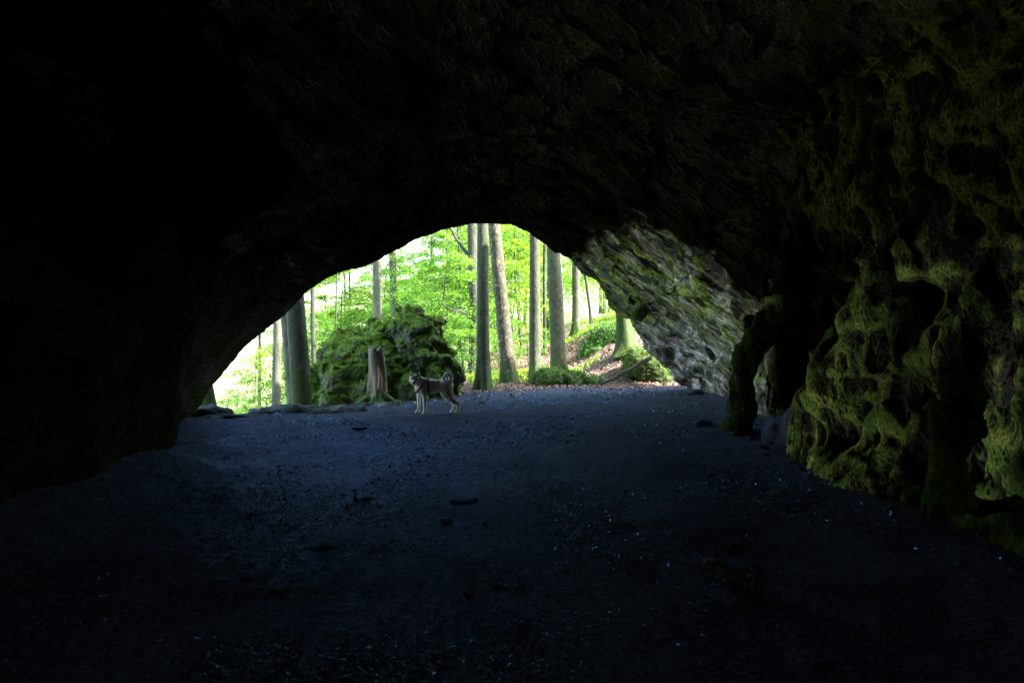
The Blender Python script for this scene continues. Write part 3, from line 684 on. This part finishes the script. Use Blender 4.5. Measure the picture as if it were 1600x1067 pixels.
# far wood closing the view, nobody could count it
g = np.random.default_rng(5); n = 170000
c = np.stack([g.random(700) ** .8 * 80 - 24, 62 + g.random(700) * 30, g.random(700) * 17], 1)
k = g.integers(0, 700, n); P = c[k] + g.normal(0, 1, (n, 3)) * [1.5, 1.3, .4]
P[:, 2] += np.array([terr(P[:, 0], P[:, 1])])[0] * .6
v, f = leaves(P, g.normal(0, 1, (n, 3)), g.normal(0, .6, (n, 3)) + [0, -.2, 1], .17 * (.6 + .7 * g.random(n)), .7)
tag(mesh('distant_woods', v, f, l_far), 'pale green mass of the far wood', kind='stuff')

# ------------------------------------------------------------------ rocks
def blob(name, parts, mat, label, cat, res=.05, amp=.12, sc=.6, facet=0, seed=0, k=.25, loc=None, parent=None, fine=.02, group=None, crag=None, cuts=0):
    cg = np.random.default_rng(900 + seed)
    P = np.array([p[:3] for p in parts], float); Rr = np.array([p[3:6] for p in parts], float)
    lo = (P - Rr).min(0) - amp * 2 - .15; hi = (P + Rr).max(0) + amp * 2 + .15
    ax = [np.arange(lo[i], hi[i], res) for i in range(3)]
    X, Y, Z = ax[0][:, None, None], ax[1][None, :, None], ax[2][None, None]
    D = None
    for p, r in zip(P, Rr):
        d = (((np.abs((X - p[0]) / r[0]) ** 2.4 + np.abs((Y - p[1]) / r[1]) ** 2.4 + np.abs((Z - p[2]) / r[2]) ** 2.4) ** (1 / 2.4)) - 1) * r.min()
        for _ in range(cuts):
            n_ = cg.normal(0, 1, 3) * [1, 1, .8]; n_ /= np.linalg.norm(n_); hgt = np.linalg.norm(n_ * r) * cg.uniform(.68, .9)
            d = np.maximum(d, (X - p[0]) * n_[0] + (Y - p[1]) * n_[1] + (Z - p[2]) * n_[2] - hgt)
        D = d if D is None else smin(D, d, k)
    D = D + amp * gnoise(*ax, sc, 300 + seed) + amp * .5 * gnoise(*ax, sc * .42, 301 + seed) + facet * np.abs(gnoise(*ax, sc * .8, 302 + seed)) * -1
    V, F = nets(D.astype(np.float32), *ax)
    if crag:
        N = vnorm(V, F)
        for n_, a_, s_ in crag: V = V + N * np.clip(planes(V, n_, a_, 500 + n_, s_), -.11, .1)[:, None]
    N = vnorm(V, F); V = V + N * (fine * vnoise(V, .12, seed)[:, None] + fine * .5 * vnoise(V, .06, seed + 1)[:, None])
    o = mesh(name, V, F, mat, parent, loc=loc if loc is not None else (P[0][0], P[0][1], lo[2]))
    if label: tag(o, label, cat, group)
    return o, V, N, F
bo, BV, BN, BF = blob('mossy_boulder', [(-3.95, 17.6, .05, 1.12, 1.3, 1.6), (-3.1, 17.9, .4, 1.0, 1.3, 1.6), (-2.5, 17.9, 1.05, .75, 1.1, 1.15), (-2.05, 17.8, .6, .72, 1.05, .9), (-2.6, 17.6, -.3, 1.2, 1.2, 1.2), (-4.5, 17.4, -.3, .6, .9, 1.3), (-3.4, 17.3, .0, 1.2, 1.1, 1.2)],
    m_moss, 'largest mossy boulder, peaked on its right side, behind the tree stump and the dog', 'boulder', .035, .13, .45, .1, 1, .05, fine=.05, cuts=15, crag=[(1800, .3, (1.3, 1, .8))])
def scatter(V, N, F, cnt, L, mat, name, parent, label, seed, cond=None, lift=.03):
    g = np.random.default_rng(seed); C = V[F].mean(1); Nn = N[F].mean(1); ok = np.ones(len(F), bool) if cond is None else cond(C, Nn)
    idx = np.nonzero(ok)[0]; k = g.choice(idx, cnt); P = C[k] + Nn[k] * lift * g.random((cnt, 1)) * 2 + g.normal(0, .03, (cnt, 3))
    v, f = leaves(P, g.normal(0, 1, (cnt, 3)) + [0, 0, -.5], Nn[k] + g.normal(0, .5, (cnt, 3)) + [0, 0, .5], L * (.6 + .8 * g.random(cnt)), .8)
    loc = parent.location if parent else (0, 0, 0)
    o = mesh(name, v, f, mat, None, loc=tuple(loc))
    if parent: o.parent = parent; o.location = (0, 0, 0)
    return o
iv = scatter(BV, BN, BF, 2400, .045, l_ivy, 'ivy', bo, None, 3, lambda C, N: (fbm(C, .9, 2, 5) > -.02) & (N[:, 1] < .4))
mb_ = scatter(BV, BN, BF, 3000, .022, leaf_mat('moss tufts', (.1, .19, .02), (.2, .31, .035), .3), 'moss', bo, None, 4, lambda C, N: (N[:, 2] > .05) & (fbm(C, .7, 2, 8) > -.3), .02)
blob('mossy_rock', [(-5.5, 17.8, -1.2, .5, .6, 1.15), (-5.1, 18, -1.0, .5, .6, 1.2)], m_moss, 'small dark mossy rock left of the thick moss-patched trunk', 'rock', .05, .1, .5, .05, 2)
rk, RV, RN, RF = blob('mossy_rock', [(1.2, 21.2, .1, .45, .45, .42), (1.75, 21.3, .02, .55, .45, .36), (2.35, 21.2, -.02, .5, .4, .28), (.85, 21.1, .05, .3, .3, .3)], m_moss2, 'low row of lumpy moss-covered rock at the foot of the widest trunk', 'rock', .035, .1, .3, .05, 3)
scatter(RV, RN, RF, 2500, .045, l_ivy, 'moss', rk, None, 5, lambda C, N: N[:, 2] > 0)
rk, RV, RN, RF = blob('mossy_rock', [(4.05, 21.6, .55, .5, .5, .55), (4.4, 21.4, .3, .5, .4, .5)], m_moss2, 'bright green mossy rock under the overhanging wall by the fallen branch', 'rock', .04, .1, .4, .05, 4)
scatter(RV, RN, RF, 2200, .04, leaf_mat('bright moss', (.05, .11, .01), (.1, .18, .016), .3), 'moss', rk, None, 6, lambda C, N: N[:, 2] > 0)
mo_, RV, RN, RF = blob('fern_mound', [(3.7, 27, 1.2, .6, .8, .7), (4.2, 27, 1.3, .6, .7, .55), (3.2, 26.6, .85, .4, .5, .35)], m_moss2, 'mound covered with ferns and leafy plants beside the mossy-footed beech', 'mound', .06, .15, .5, .05, 5)
scatter(RV, RN, RF, 4200, .075, l_ivy, 'leaves', mo_, None, 7, None, .1)
for k, (parts, lab) in enumerate([
    ([(-5.75, 13.0, .05, .32, .3, .16), (-6.1, 13.0, .06, .3, .3, .14)], 'small bluish stone at the lower corner of the mouth'),
    ([(-4.65, 13.75, -.04, .55, .35, .2), (-4.1, 13.9, -.05, .5, .35, .17), (-3.5, 14.3, -.06, .4, .35, .13)], 'long flat weathered ledge stone at the lip of the cave floor'),
    ([(-5.05, 12.9, -.06, .5, .3, .17), (-5.5, 12.7, -.08, .3, .3, .15)], 'dark rounded stone slab in front of the bright gap'),
    ([(4.02, 10.2, .0, .22, .25, .38), (4.25, 9.9, .12, .3, .35, .5), (4.6, 9.5, .2, .5, .5, .62)], 'smooth bluish boulder at the foot of the dark side chamber'),
    ([(-3.25, 15.3, -.04, .3, .2, .12), (-2.8, 15.2, -.05, .2, .2, .1)], 'low stone among the roots of the tree stump')]):
    blob('flat_stone' if k != 3 else 'smooth_boulder', parts, m_pale if k == 3 else m_ledge, lab, 'stone' if k != 3 else 'boulder', .03, .05, .25, .03, 20 + k, .1, fine=.012)

# daylit stones strewn on the cave floor
def stone(px, py, w, h, d, label, k, mat=None):
    if mat is None: mat = m_dirt; h *= .6
    Y = 1.6 * F_ / (py - 522); x = (px - 800) * Y / F_
    blob('loose_stone', [(x, Y, gz(x, Y) + h * .25, w / 2, d / 2, h / 2)], mat, label, 'stone', max(.008, w / 16), w * .07, w * .5, w * .05, 40 + k, .1, fine=.004)
stone(720, 786, .2, .03, .16, 'broad low dark stone half buried in the middle of the floor', 1, m_dirt)
stone(696, 818, .1, .07, .08, 'small dark stone below the broad half-buried one', 2)
stone(806, 917, .13, .022, .07, 'thin flat slab catching light near the front of the floor', 3)
stone(732, 926, .06, .06, .05, 'pointed dark stone left of the thin flat slab', 4)
stone(790, 992, .1, .018, .05, 'flat flake with a bright edge nearest the viewer', 5)
stone(978, 826, .1, .05, .08, 'small dark stone right of the middle of the floor', 6)
stone(570, 780, .16, .05, .12, 'flat dark stone in the shiny left part of the floor', 7)
stone(1100, 667, .3, .12, .25, 'light grey stone close to the foot of the rock pillar', 8, m_pale)
stone(1088, 616, .4, .2, .3, 'pale stone at the foot of the daylit wall', 9, m_pale)
stone(562, 670, .2, .08, .15, 'small stone left of the dog on the floor', 10)
stone(1350, 830, .12, .06, .1, 'small stone at the foot of the hollowed formation', 11)
# rubble along the foot of the right wall
g = np.random.default_rng(77)
for q in range(16):
    yy = 5.2 + q * .42 + g.random() * .2; xx = 3.45 + .25 * g.random() + .12 * math.sin(yy * 2); ww = .07 + .13 * g.random() ** 2
    blob('loose_stone', [(xx, yy, gz(xx, yy) + ww * .12, ww / 2, ww * .42, ww * .3)], m_ledge, 'grey stone among the rubble lying along the foot of the right-hand rock', 'stone', max(.01, ww / 14), ww * .08, ww * .5, ww * .06, 80 + q, .1, fine=.004, group='rubble along the foot of the right wall')
# dark short log
Y = 1.6 * F_ / (905 - 522); x0 = (1112 - 800) * Y / F_; mb = MB()
s = np.linspace(0, 1, 12)[:, None]; pa = np.array([x0 - .02, Y + .05, .075]) + s * np.array([.24, -.28, -.02]) + np.c_[s * 0, s * 0, .015 * np.sin(s * 6)]
tubeF(mb, pa, .042 + .006 * np.sin(s[:, 0] * 9), n=12, rough=.008); v, f = mb.get()
tag(mesh('wood_piece', v, f, bark_mat('charred wood', (.008, .007, .006), (.02, .017, .014), -4, .1, 0), loc=(x0, Y, 0)), 'short dark charred log lying on the right part of the floor', 'log')
Y = 1.6 * F_ / (957 - 522); x0 = (1053 - 800) * Y / F_; mb = MB(); tubeF(mb, np.array([[x0, Y, -.01], [x0 + .004, Y, .03], [x0 - .003, Y - .005, .075]]), [.006, .005, .003], n=6); v, f = mb.get()
tag(mesh('stick', v, f, b_pale, loc=(x0, Y, 0)), 'tiny pale stick standing upright in the dark floor', 'stick')

# gravel on the cave floor
def pebbles(n, seed, smin_, smax_, flat, spread, mat, name, label):
    g = np.random.default_rng(seed); y = 1.9 * np.exp(g.random(n) * np.log(18 / 1.9)); x = (g.random(n) * 2 - 1) * spread
    x = x * np.clip(y * .75, 1.5, 4.3); m = fbm(np.c_[x, y, y * 0], .9, 3, seed) + g.random(n) * .6 - .25 * (x > 1.2) > .28; x, y = x[m], y[m]; n = len(x)
    base = np.array([[1, 0, 0], [.3, .9, .1], [-.8, .6, 0], [-.9, -.5, .1], [.2, -1, 0], [0, 0, 1.]]); bf = np.array([[0, 1, 5], [1, 2, 5], [2, 3, 5], [3, 4, 5], [4, 0, 5]])
    s = (smin_ + (smax_ - smin_) * g.random(n) ** 3) * (.5 + y * .09); a = g.random(n) * 6.28
    B = base[None] * (1 + .35 * g.normal(0, 1, (n, 6, 3))) * s[:, None, None] * np.array([1.3, .6, flat])
    tl = g.normal(0, .35, (n, 2)); B[..., 2] += B[..., 0] * tl[:, :1] + B[..., 1] * tl[:, 1:]
    ca, sa = np.cos(a)[:, None], np.sin(a)[:, None]; X = B[..., 0] * ca - B[..., 1] * sa; Yy = B[..., 0] * sa + B[..., 1] * ca
    P2 = np.stack([x, y, y * 0], 1); z = terr(x, y) + .009 * fbm(P2, .5, 3, 71) + .007
    Vv = np.stack([X + x[:, None], Yy + y[:, None], B[..., 2] + z[:, None]], -1).reshape(-1, 3)
    Ff = (bf[None] + np.arange(n)[:, None, None] * 6).reshape(-1, 3)
    tag(mesh(name, Vv, Ff, mat, smooth=False), label, kind='stuff')
m_peb, t, b = M('wet gravel'); ri = nd(t, 'ShaderNodeNewGeometry').outputs['Random Per Island']
damp(t, ramp(t, ri, [(0, (.02, .022, .03)), (.8, (.09, .1, .15)), (1, (.15, .18, .27))]), None, (.32, .57, 1), .28, .16)
pebbles(110000, 1, .0025, .02, .4, 1.1, m_peb, 'gravel', 'small damp stones strewn over the cave floor')

# ------------------------------------------------------------------ stump, fallen branch, litter
root = empty('tree_stump', (-3.05, 15.55, gz(-3.05, 15.55) - .05)); tag(root, 'tall broken tree stump with mossy spreading roots in front of the boulder', 'tree stump')
hs = np.linspace(0, 1, 34) ** 1.1 * 1.33; p = np.c_[-.02 - .02 * hs + .015 * np.sin(hs * 3), 0 * hs, hs]
n = 40; rad = .165 + .16 * np.exp(-hs / .15) + .05 * np.exp(-hs / .5); V, F = tube(p, rad, n); th = np.tile(np.arange(n) * 2 * np.pi / n, len(hs)); hh = np.repeat(hs, n); cen = np.repeat(p, n, 0)
lob = (np.abs(np.sin(th * 2.5 + .6)) ** 2 - .5) * .7 * np.exp(-hh / .28) + .1 * np.sin(th * 4 + hh * 2)
dv = V[:-2] - cen; V[:-2] = cen + dv * (1 + lob + .14 * vnoise(V[:-2], .1, 4, (1, 1, 3)))[:, None]
V[:-2, 2] += (.1 * vnoise(V[:-2], .07, 9) + .05 * np.cos(th)) * (hh > 1.17) * (hh - 1.17) / .16
j = np.arange(n); k0 = (len(hs) - 1) * n; V[-1] = p[-1] - np.array([0, 0, .07])
m_stump, t, b = M('weathered stump wood'); co = objco(t); n2 = noise(t, co, 16, 6, .7, (1, 1, .25)); z = sepz(t, co)
c = mix(t, n2, (.1, .085, .055), (.4, .34, .24)); f_ = math_(t, 'ADD', math_(t, 'MULTIPLY', z, -1.3), math_(t, 'ADD', noise(t, co, 4, 4), .35))
c = mix(t, ramp(t, f_, [(.35, 0.0), (.55, 1.0)]), c, mix(t, n2, (.02, .045, .008), (.12, .2, .025))); t.links.new(c, b.inputs['Base Color']); b.inputs['Roughness'].default_value = .85; bump(t, b, n2, .04)
mesh('stump_wood', V, [F, np.stack([k0 + j, k0 + (j + 1) % n, np.full(n, len(V) - 1)], 1)], m_stump, root)
mb = MB()
for az, l, r in [(200, .75, .1), (245, .5, .09), (300, .55, .1), (350, .7, .09), (150, .5, .08), (20, .8, .07)]:
    u = np.linspace(0, 1, 10)[:, None]; dr = np.array([math.cos(R(az)), math.sin(R(az)), 0]); pa = dr * (.12 + l * u) + np.array([0, 0, 1]) * (.3 * (1 - u) ** 2.2 - .02) + np.array([-dr[1], dr[0], 0]) * .06 * np.sin(u * 5 + az)
    tubeF(mb, pa, r * (1 - .75 * u[:, 0]), n=10, rough=.02, seed=int(az))
v, f = mb.get(); mesh('roots', v, f, m_stump, root)
v, f = [], []
u = np.linspace(0, 1, 8); pa = np.stack([.05 + .03 * np.sin(u * 4), -.185 - .012 * np.sin(u * 3.14), .42 + .5 * u], 1); mb = MB(); tubeF(mb, pa, .045 * (1 - u) ** .6 + .012, n=9, rough=.012)
v, f = mb.get(); o = mesh('torn_wood', v, f, plain('torn orange wood', (.42, .26, .14), .8), root); o['label'] = 'torn pale orange patch of bare wood'
# fallen branch leaning on the slope
A, B_ = at(938, 601, 20.6), at(1018, 558, 20.9); u = np.linspace(0, 1, 22)[:, None]
pa = A * (1 - u) + B_ * u + np.c_[u * 0, u * 0, -.03 * np.sin(u * 3.14) + .012 * np.sin(u * 17)]; pa = np.r_[pa]
mb = MB(); tubeF(mb, pa, .045 + .025 * u[:, 0], n=10, rough=.012)
v, f = mb.get(); tag(mesh('fallen_branch', v, f, bark_mat('dead bark', (.05, .035, .025), (.17, .12, .09), -1, .1, .1), loc=tuple(A)), 'bare brown branch slanting from the floor edge up to the mossy rock', 'branch')
# leaf litter, grass and ground plants
g = np.random.default_rng(9); n = 30000
x = -3 + g.random(n) * 10; y = 15 + 17 * g.random(n) ** 1.2; dd = y - np.interp(x, ex, ey); m = dd > -.6 + .8 * g.random(n) - 4 * g.random(n) ** 9; x, y = x[m], y[m]; n = len(x)
v, f = leaves(np.stack([x, y, terr(x, y) + .03 + .02 * g.random(n)], 1), g.normal(0, 1, (n, 3)) * [1, 1, .3], g.normal(0, .45, (n, 3)) + [0, 0, 1], .085 * (.6 + .7 * g.random(n)), .6)
ml, t, b = M('dry leaves'); ri = nd(t, 'ShaderNodeNewGeometry').outputs['Random Per Island']; t.links.new(ramp(t, ri, [(0, (.08, .045, .035)), (.5, (.24, .14, .1)), (1, (.45, .32, .25))]), b.inputs['Base Color']); b.inputs['Roughness'].default_value = .7
tag(mesh('fallen_leaves', v, f, ml, smooth=False), 'reddish brown dry beech leaves covering the slope', kind='stuff')
n = 26000; x = -6 + g.random(n) * 14; y = 19 + 20 * g.random(n); dd = y - np.interp(x, ex, ey); m = (fbm(np.stack([x, y, x * 0], 1), 2.4, 4, 95) > .14) & (dd > .8) | ((x < -3.5) & (dd > 1.5)); x, y = x[m], y[m]; n = len(x)
v, f = leaves(np.stack([x, y, terr(x, y) + .08], 1), g.normal(0, .5, (n, 3)) + [0, 0, .6], g.normal(0, 1, (n, 3)), .17 * (.5 + .8 * g.random(n)), .3)
tag(mesh('ground_cover', v, f, l_yel, smooth=False), 'low green plants on the slope beyond the cave', kind='stuff')

# ------------------------------------------------------------------ dog
DX, DY = at(680, 0, 13.75)[0], 13.75; DZ = gz(DX, DY)
# dog frame: x along the picture (head towards -x), y away from the viewer, z up
def rc(P, a, b, ra, rb):
    a, b = np.array(a), np.array(b); v = b - a; t = np.clip(((P - a) @ v) / (v @ v), 0, 1); return np.linalg.norm(P - a - t[..., None] * v, axis=-1) - (ra + (rb - ra) * t)
def el(P, c, r):
    r = np.array(r); return (np.linalg.norm((P - np.array(c)) / r, axis=-1) - 1) * r.min()
res = .0085; ax = [np.arange(-.62, .62, res), np.arange(-.36, .24, res), np.arange(-.02, .9, res)]
G = np.stack(np.meshgrid(*ax, indexing='ij'), -1).astype(np.float32)
def dogsdf(G):
    D = el(G, (-.17, 0, .527), (.195, .125, .152)); K = .06
    for d, k in (
        (el(G, (.0, 0, .555), (.24, .11, .112)), .08), (el(G, (.19, 0, .57), (.165, .105, .11)), .08),
        (rc(G, (-.24, 0, .58), (-.345, -.03, .68), .115, .085), .07),            # neck
        (rc(G, (-.3, -.03, .56), (-.3, 0, .46), .1, .09), .06),                    # chest ruff
        (el(G, (-.405, -.075, .70), (.098, .085, .085)), .04),                     # skull
        (el(G, (-.35, -.08, .665), (.05, .055, .06)), .04), (el(G, (-.462, -.08, .665), (.045, .055, .06)), .04),
        (rc(G, (-.41, -.13, .665), (-.417, -.225, .625), .052, .033), .03),        # muzzle
        (rc(G, (-.41, -.12, .635), (-.416, -.2, .602), .035, .022), .02),
        ):
        D = smin(D, d, k)
    for ex_, s in ((-.475, -1), (-.338, 1)):                                       # ears
        e = np.maximum(rc(G, (ex_ - s * .006, -.07, .755), (ex_ + s * .014, -.08, .835), .044, .006), np.abs(G[..., 1] + .076) - .016); D = smin(D, e, .012)
    # legs: (points, radii)
    legs = [
        ([(-.235, -.085, .52), (-.215, -.09, .38), (-.205, -.09, .2), (-.205, -.095, .05), (-.225, -.115, .022)], [.085, .052, .033, .028, .036]),
        ([(-.27, .07, .5), (-.325, .06, .38), (-.335, .05, .2), (-.335, .045, .05), (-.37, .03, .022)], [.075, .05, .032, .028, .036]),
        ([(.21, -.07, .55), (.25, -.08, .4), (.355, -.085, .265), (.465, -.085, .19), (.455, -.085, .05), (.43, -.095, .022)], [.12, .1, .055, .034, .027, .036]),
        ([(.19, .07, .55), (.2, .08, .4), (.265, .085, .275), (.365, .085, .19), (.352, .085, .05), (.325, .075, .022)], [.11, .09, .052, .032, .026, .035])]
    for pts, rr in legs:
        L = None
        for i in range(len(pts) - 1):
            d = rc(G, pts[i], pts[i + 1], rr[i], rr[i + 1]); L = d if L is None else smin(L, d, .015)
        D = smin(D, L, .05)
    # curled tail
    T = None; pts = [(.3, 0, .60)]; rr = [.05]
    for k in range(12):
        a = R(-40 + 31 * k); q = .088 * (1 - .038 * k); pts.append((.235 + q * math.cos(a), -.004 * k, .715 + q * math.sin(a))); rr.append(.052 - .0016 * k - (.012 if k > 9 else 0))
    for i in range(len(pts) - 1):
        d = rc(G, pts[i], pts[i + 1], rr[i] * .8, rr[i + 1] * .8); T = d if T is None else np.minimum(T, d)
    D = smin(D, T, .02)
    return D + .004 * vnoise(G, .035, 3, (1.6, 1, 1))
Dg = dogsdf(G)
V, F = nets(Dg.astype(np.float32), *ax); V[:, 2] = np.maximum(V[:, 2], 0)
N = vnorm(V, F)
tan, cream, rust, black = np.array([.3, .135, .055]), np.array([.9, .87, .82]), np.array([.66, .5, .36]), np.array([.02, .018, .018])
wht = np.zeros(len(V))
x, y, z = V.T
wht = np.maximum(wht, sstep(.40, .34, z))                                   # legs, belly
wht = np.maximum(wht, sstep(.47, .41, z - .25 * np.clip(x, -.1, .2)) * (x > -.3))
wht = np.maximum(wht, sstep(-.29, -.35, x + .15 * (z - .5)) * (z < .64))        # chest
wht = np.maximum(wht, ((y < -.11) & (z < .69) & (x < -.3)) * 1.0); wht = np.maximum(wht, sstep(.045, .07, np.abs(x + .41)) * (y < -.03) * (x < -.32) * (z < .75))           # muzzle, cheeks
wht = np.maximum(wht, sstep(.69, .64, z) * (x < -.33))
tx = np.hypot(x - .235, z - .715); wht = np.maximum(wht, ((tx < .05) | (tx > .09)) * (z > .64) * (x > .1))
thigh = (x > .12) * (z > .2); wht = np.where((x > .1) & (z > .2) & (z < .5), np.minimum(wht, sstep(0, .6, -N[:, 0]) ), wht)
wht = np.where((x < -.12) & (x > -.27) & (z > .15) & (z < .45), np.minimum(wht, .35 + .65 * sstep(.3, -.3, -N[:, 0] * -1)), wht)
wht = np.clip(wht + .15 * vnoise(V, .03, 8), 0, 1)[:, None]
C_ = rust * (1 - wht) + cream * wht; C_ *= (1 + .18 * vnoise(V, .02, 12))[:, None]
ear = (z > .77) & (N[:, 1] < -.75) & (x < -.3) & (np.abs(np.abs(x + .406) - .07) < .026 * (1 - (z - .77) / .09)); C_[ear] = black * 1.5
eyer = np.minimum(np.hypot(x + .447, (z - .702) * 1.2), np.hypot(x + .372, (z - .702) * 1.2)); C_[(eyer < .021) & (y < -.1)] *= .3
C_[(y < -.175) & (z < .665) & (z > .6) & (x < -.3)] *= .45
m_fur, t, b = M('dog fur'); a_ = nd(t, 'ShaderNodeAttribute', attribute_name='fur'); t.links.new(a_.outputs['Color'], b.inputs['Base Color']); b.inputs['Roughness'].default_value = .9
b.inputs['Sheen Weight'].default_value = .5; bump(t, b, noise(t, objco(t), 120, 3, .6, (1, 1, .4)), .004)
dog = mesh('dog', V, F, m_fur, attrs={'fur': C_}); dog.location = (DX, DY, DZ); dog.rotation_euler.z = R(4)
tag(dog, 'tan and white spitz-type dog with curled tail standing sideways, looking at the viewer', 'dog')
g = np.random.default_rng(2); cnt = 26000; k = g.integers(0, len(V), cnt); ok = ~((V[k, 1] < -.14) & (V[k, 0] < -.3)) & (V[k, 2] > .03); k = k[ok]; cnt = len(k)
ln = np.where(V[k, 2] > .4, .02, .012) * (.7 + .6 * g.random(cnt)); ln = np.where(np.hypot(V[k, 0] - .235, V[k, 2] - .715) < .15, .016, ln)
dr = N[k] + np.array([.7, 0, -.45]) + g.normal(0, .2, (cnt, 3)); sd2 = np.cross(dr, N[k] + g.normal(0, .5, (cnt, 3))); sd2 /= np.linalg.norm(sd2, axis=1)[:, None] + 1e-6; dr /= np.linalg.norm(dr, axis=1)[:, None]
b0 = V[k] - N[k] * .003; vv = np.stack([b0 - sd2 * .0016, b0 + sd2 * .0016, b0 + dr * ln[:, None]], 1).reshape(-1, 3)
m_hair, t, b = M('dog guard hair'); a_ = nd(t, 'ShaderNodeAttribute', attribute_name='fur'); d_ = nd(t, 'ShaderNodeBsdfDiffuse'); tr_ = nd(t, 'ShaderNodeBsdfTranslucent'); s_ = nd(t, 'ShaderNodeMixShader', i={0: .6})
for q_ in (d_, tr_): t.links.new(a_.outputs['Color'], q_.inputs[0])
t.links.new(d_.outputs[0], s_.inputs[1]); t.links.new(tr_.outputs[0], s_.inputs[2]); t.links.new(s_.outputs[0], t.nodes['Material Output'].inputs[0])
mesh('fur', vv, np.arange(len(vv)).reshape(-1, 3), m_hair, dog, attrs={'fur': np.repeat(C_[k] * .35 + .64, 3, 0) * np.tile([[.75], [.75], [1.]], (cnt, 1))})
m_blk = plain('black nose', (.012, .012, .013), .35, .6); m_har = plain('dark harness webbing', (.015, .018, .025), .7)
def ball(name, c, r, mat, n=10):
    r = np.array(r); th, ph = np.meshgrid(np.linspace(0, np.pi, n), np.arange(n * 2) * np.pi / n, indexing='ij')
    V = np.stack([np.sin(th) * np.cos(ph), np.sin(th) * np.sin(ph), np.cos(th)], -1).reshape(-1, 3) * r + np.array(c)
    i, j = np.meshgrid(np.arange(n - 1), np.arange(2 * n), indexing='ij'); m = 2 * n
    F = np.stack([i * m + j, (i + 1) * m + j, (i + 1) * m + (j + 1) % m, i * m + (j + 1) % m], -1).reshape(-1, 4)
    return mesh(name, V, F, mat, dog)
ball('nose', (-.418, -.252, .632), (.02, .014, .016), m_blk)
ball('eye', (-.447, -.160, .702), (.011, .008, .009), m_blk); ball('eye', (-.374, -.160, .702), (.011, .008, .009), m_blk)
def band(center, nrm, rx, thick, name):
    """webbing loop following the body: ring of rays marched to the surface"""
    nrm = np.array(nrm, float); nrm /= np.linalg.norm(nrm); a = np.cross(nrm, [0, 1, 0]); a /= np.linalg.norm(a); b_ = np.cross(nrm, a); pts = []
    for k in range(40):
        an = k * 2 * np.pi / 40; d_ = a * math.cos(an) + b_ * math.sin(an); ts = np.linspace(.05, .28, 60); Q = np.array(center) + ts[:, None] * d_
        s = dogsdf(Q[None, None].astype(np.float32))[0, 0]; h = np.nonzero(s > 0)[0]; tt = ts[h[0]] if len(h) else .2
        pts.append(np.array(center) + d_ * min(tt, rx))
    P = np.array(pts); P = (P + np.roll(P, 1, 0) + np.roll(P, -1, 0)) / 3; o = P - np.array(center); o /= np.linalg.norm(o, axis=1)[:, None]
    rows = [P + o * .002 - nrm * .014, P + o * .011 - nrm * .014, P + o * .011 + nrm * .014, P + o * .002 + nrm * .014]; V = np.concatenate(rows); n = 40; F = []
    for r_ in range(4):
        for k in range(n): F.append((r_ * n + k, r_ * n + (k + 1) % n, ((r_ + 1) % 4) * n + (k + 1) % n, ((r_ + 1) % 4) * n + k))
    return V, np.array(F)
mb = MB(); mb.add(*band((-.13, 0, .52), (1, 0, .1), .25, 0, 'harness')); mb.add(*band((-.27, -.01, .56), (.75, 0, -.62), .2, 0, 'harness')); v, f = mb.get()
h = mesh('harness', v, f, m_har, dog); h['label'] = 'dark webbing harness around chest and shoulders'
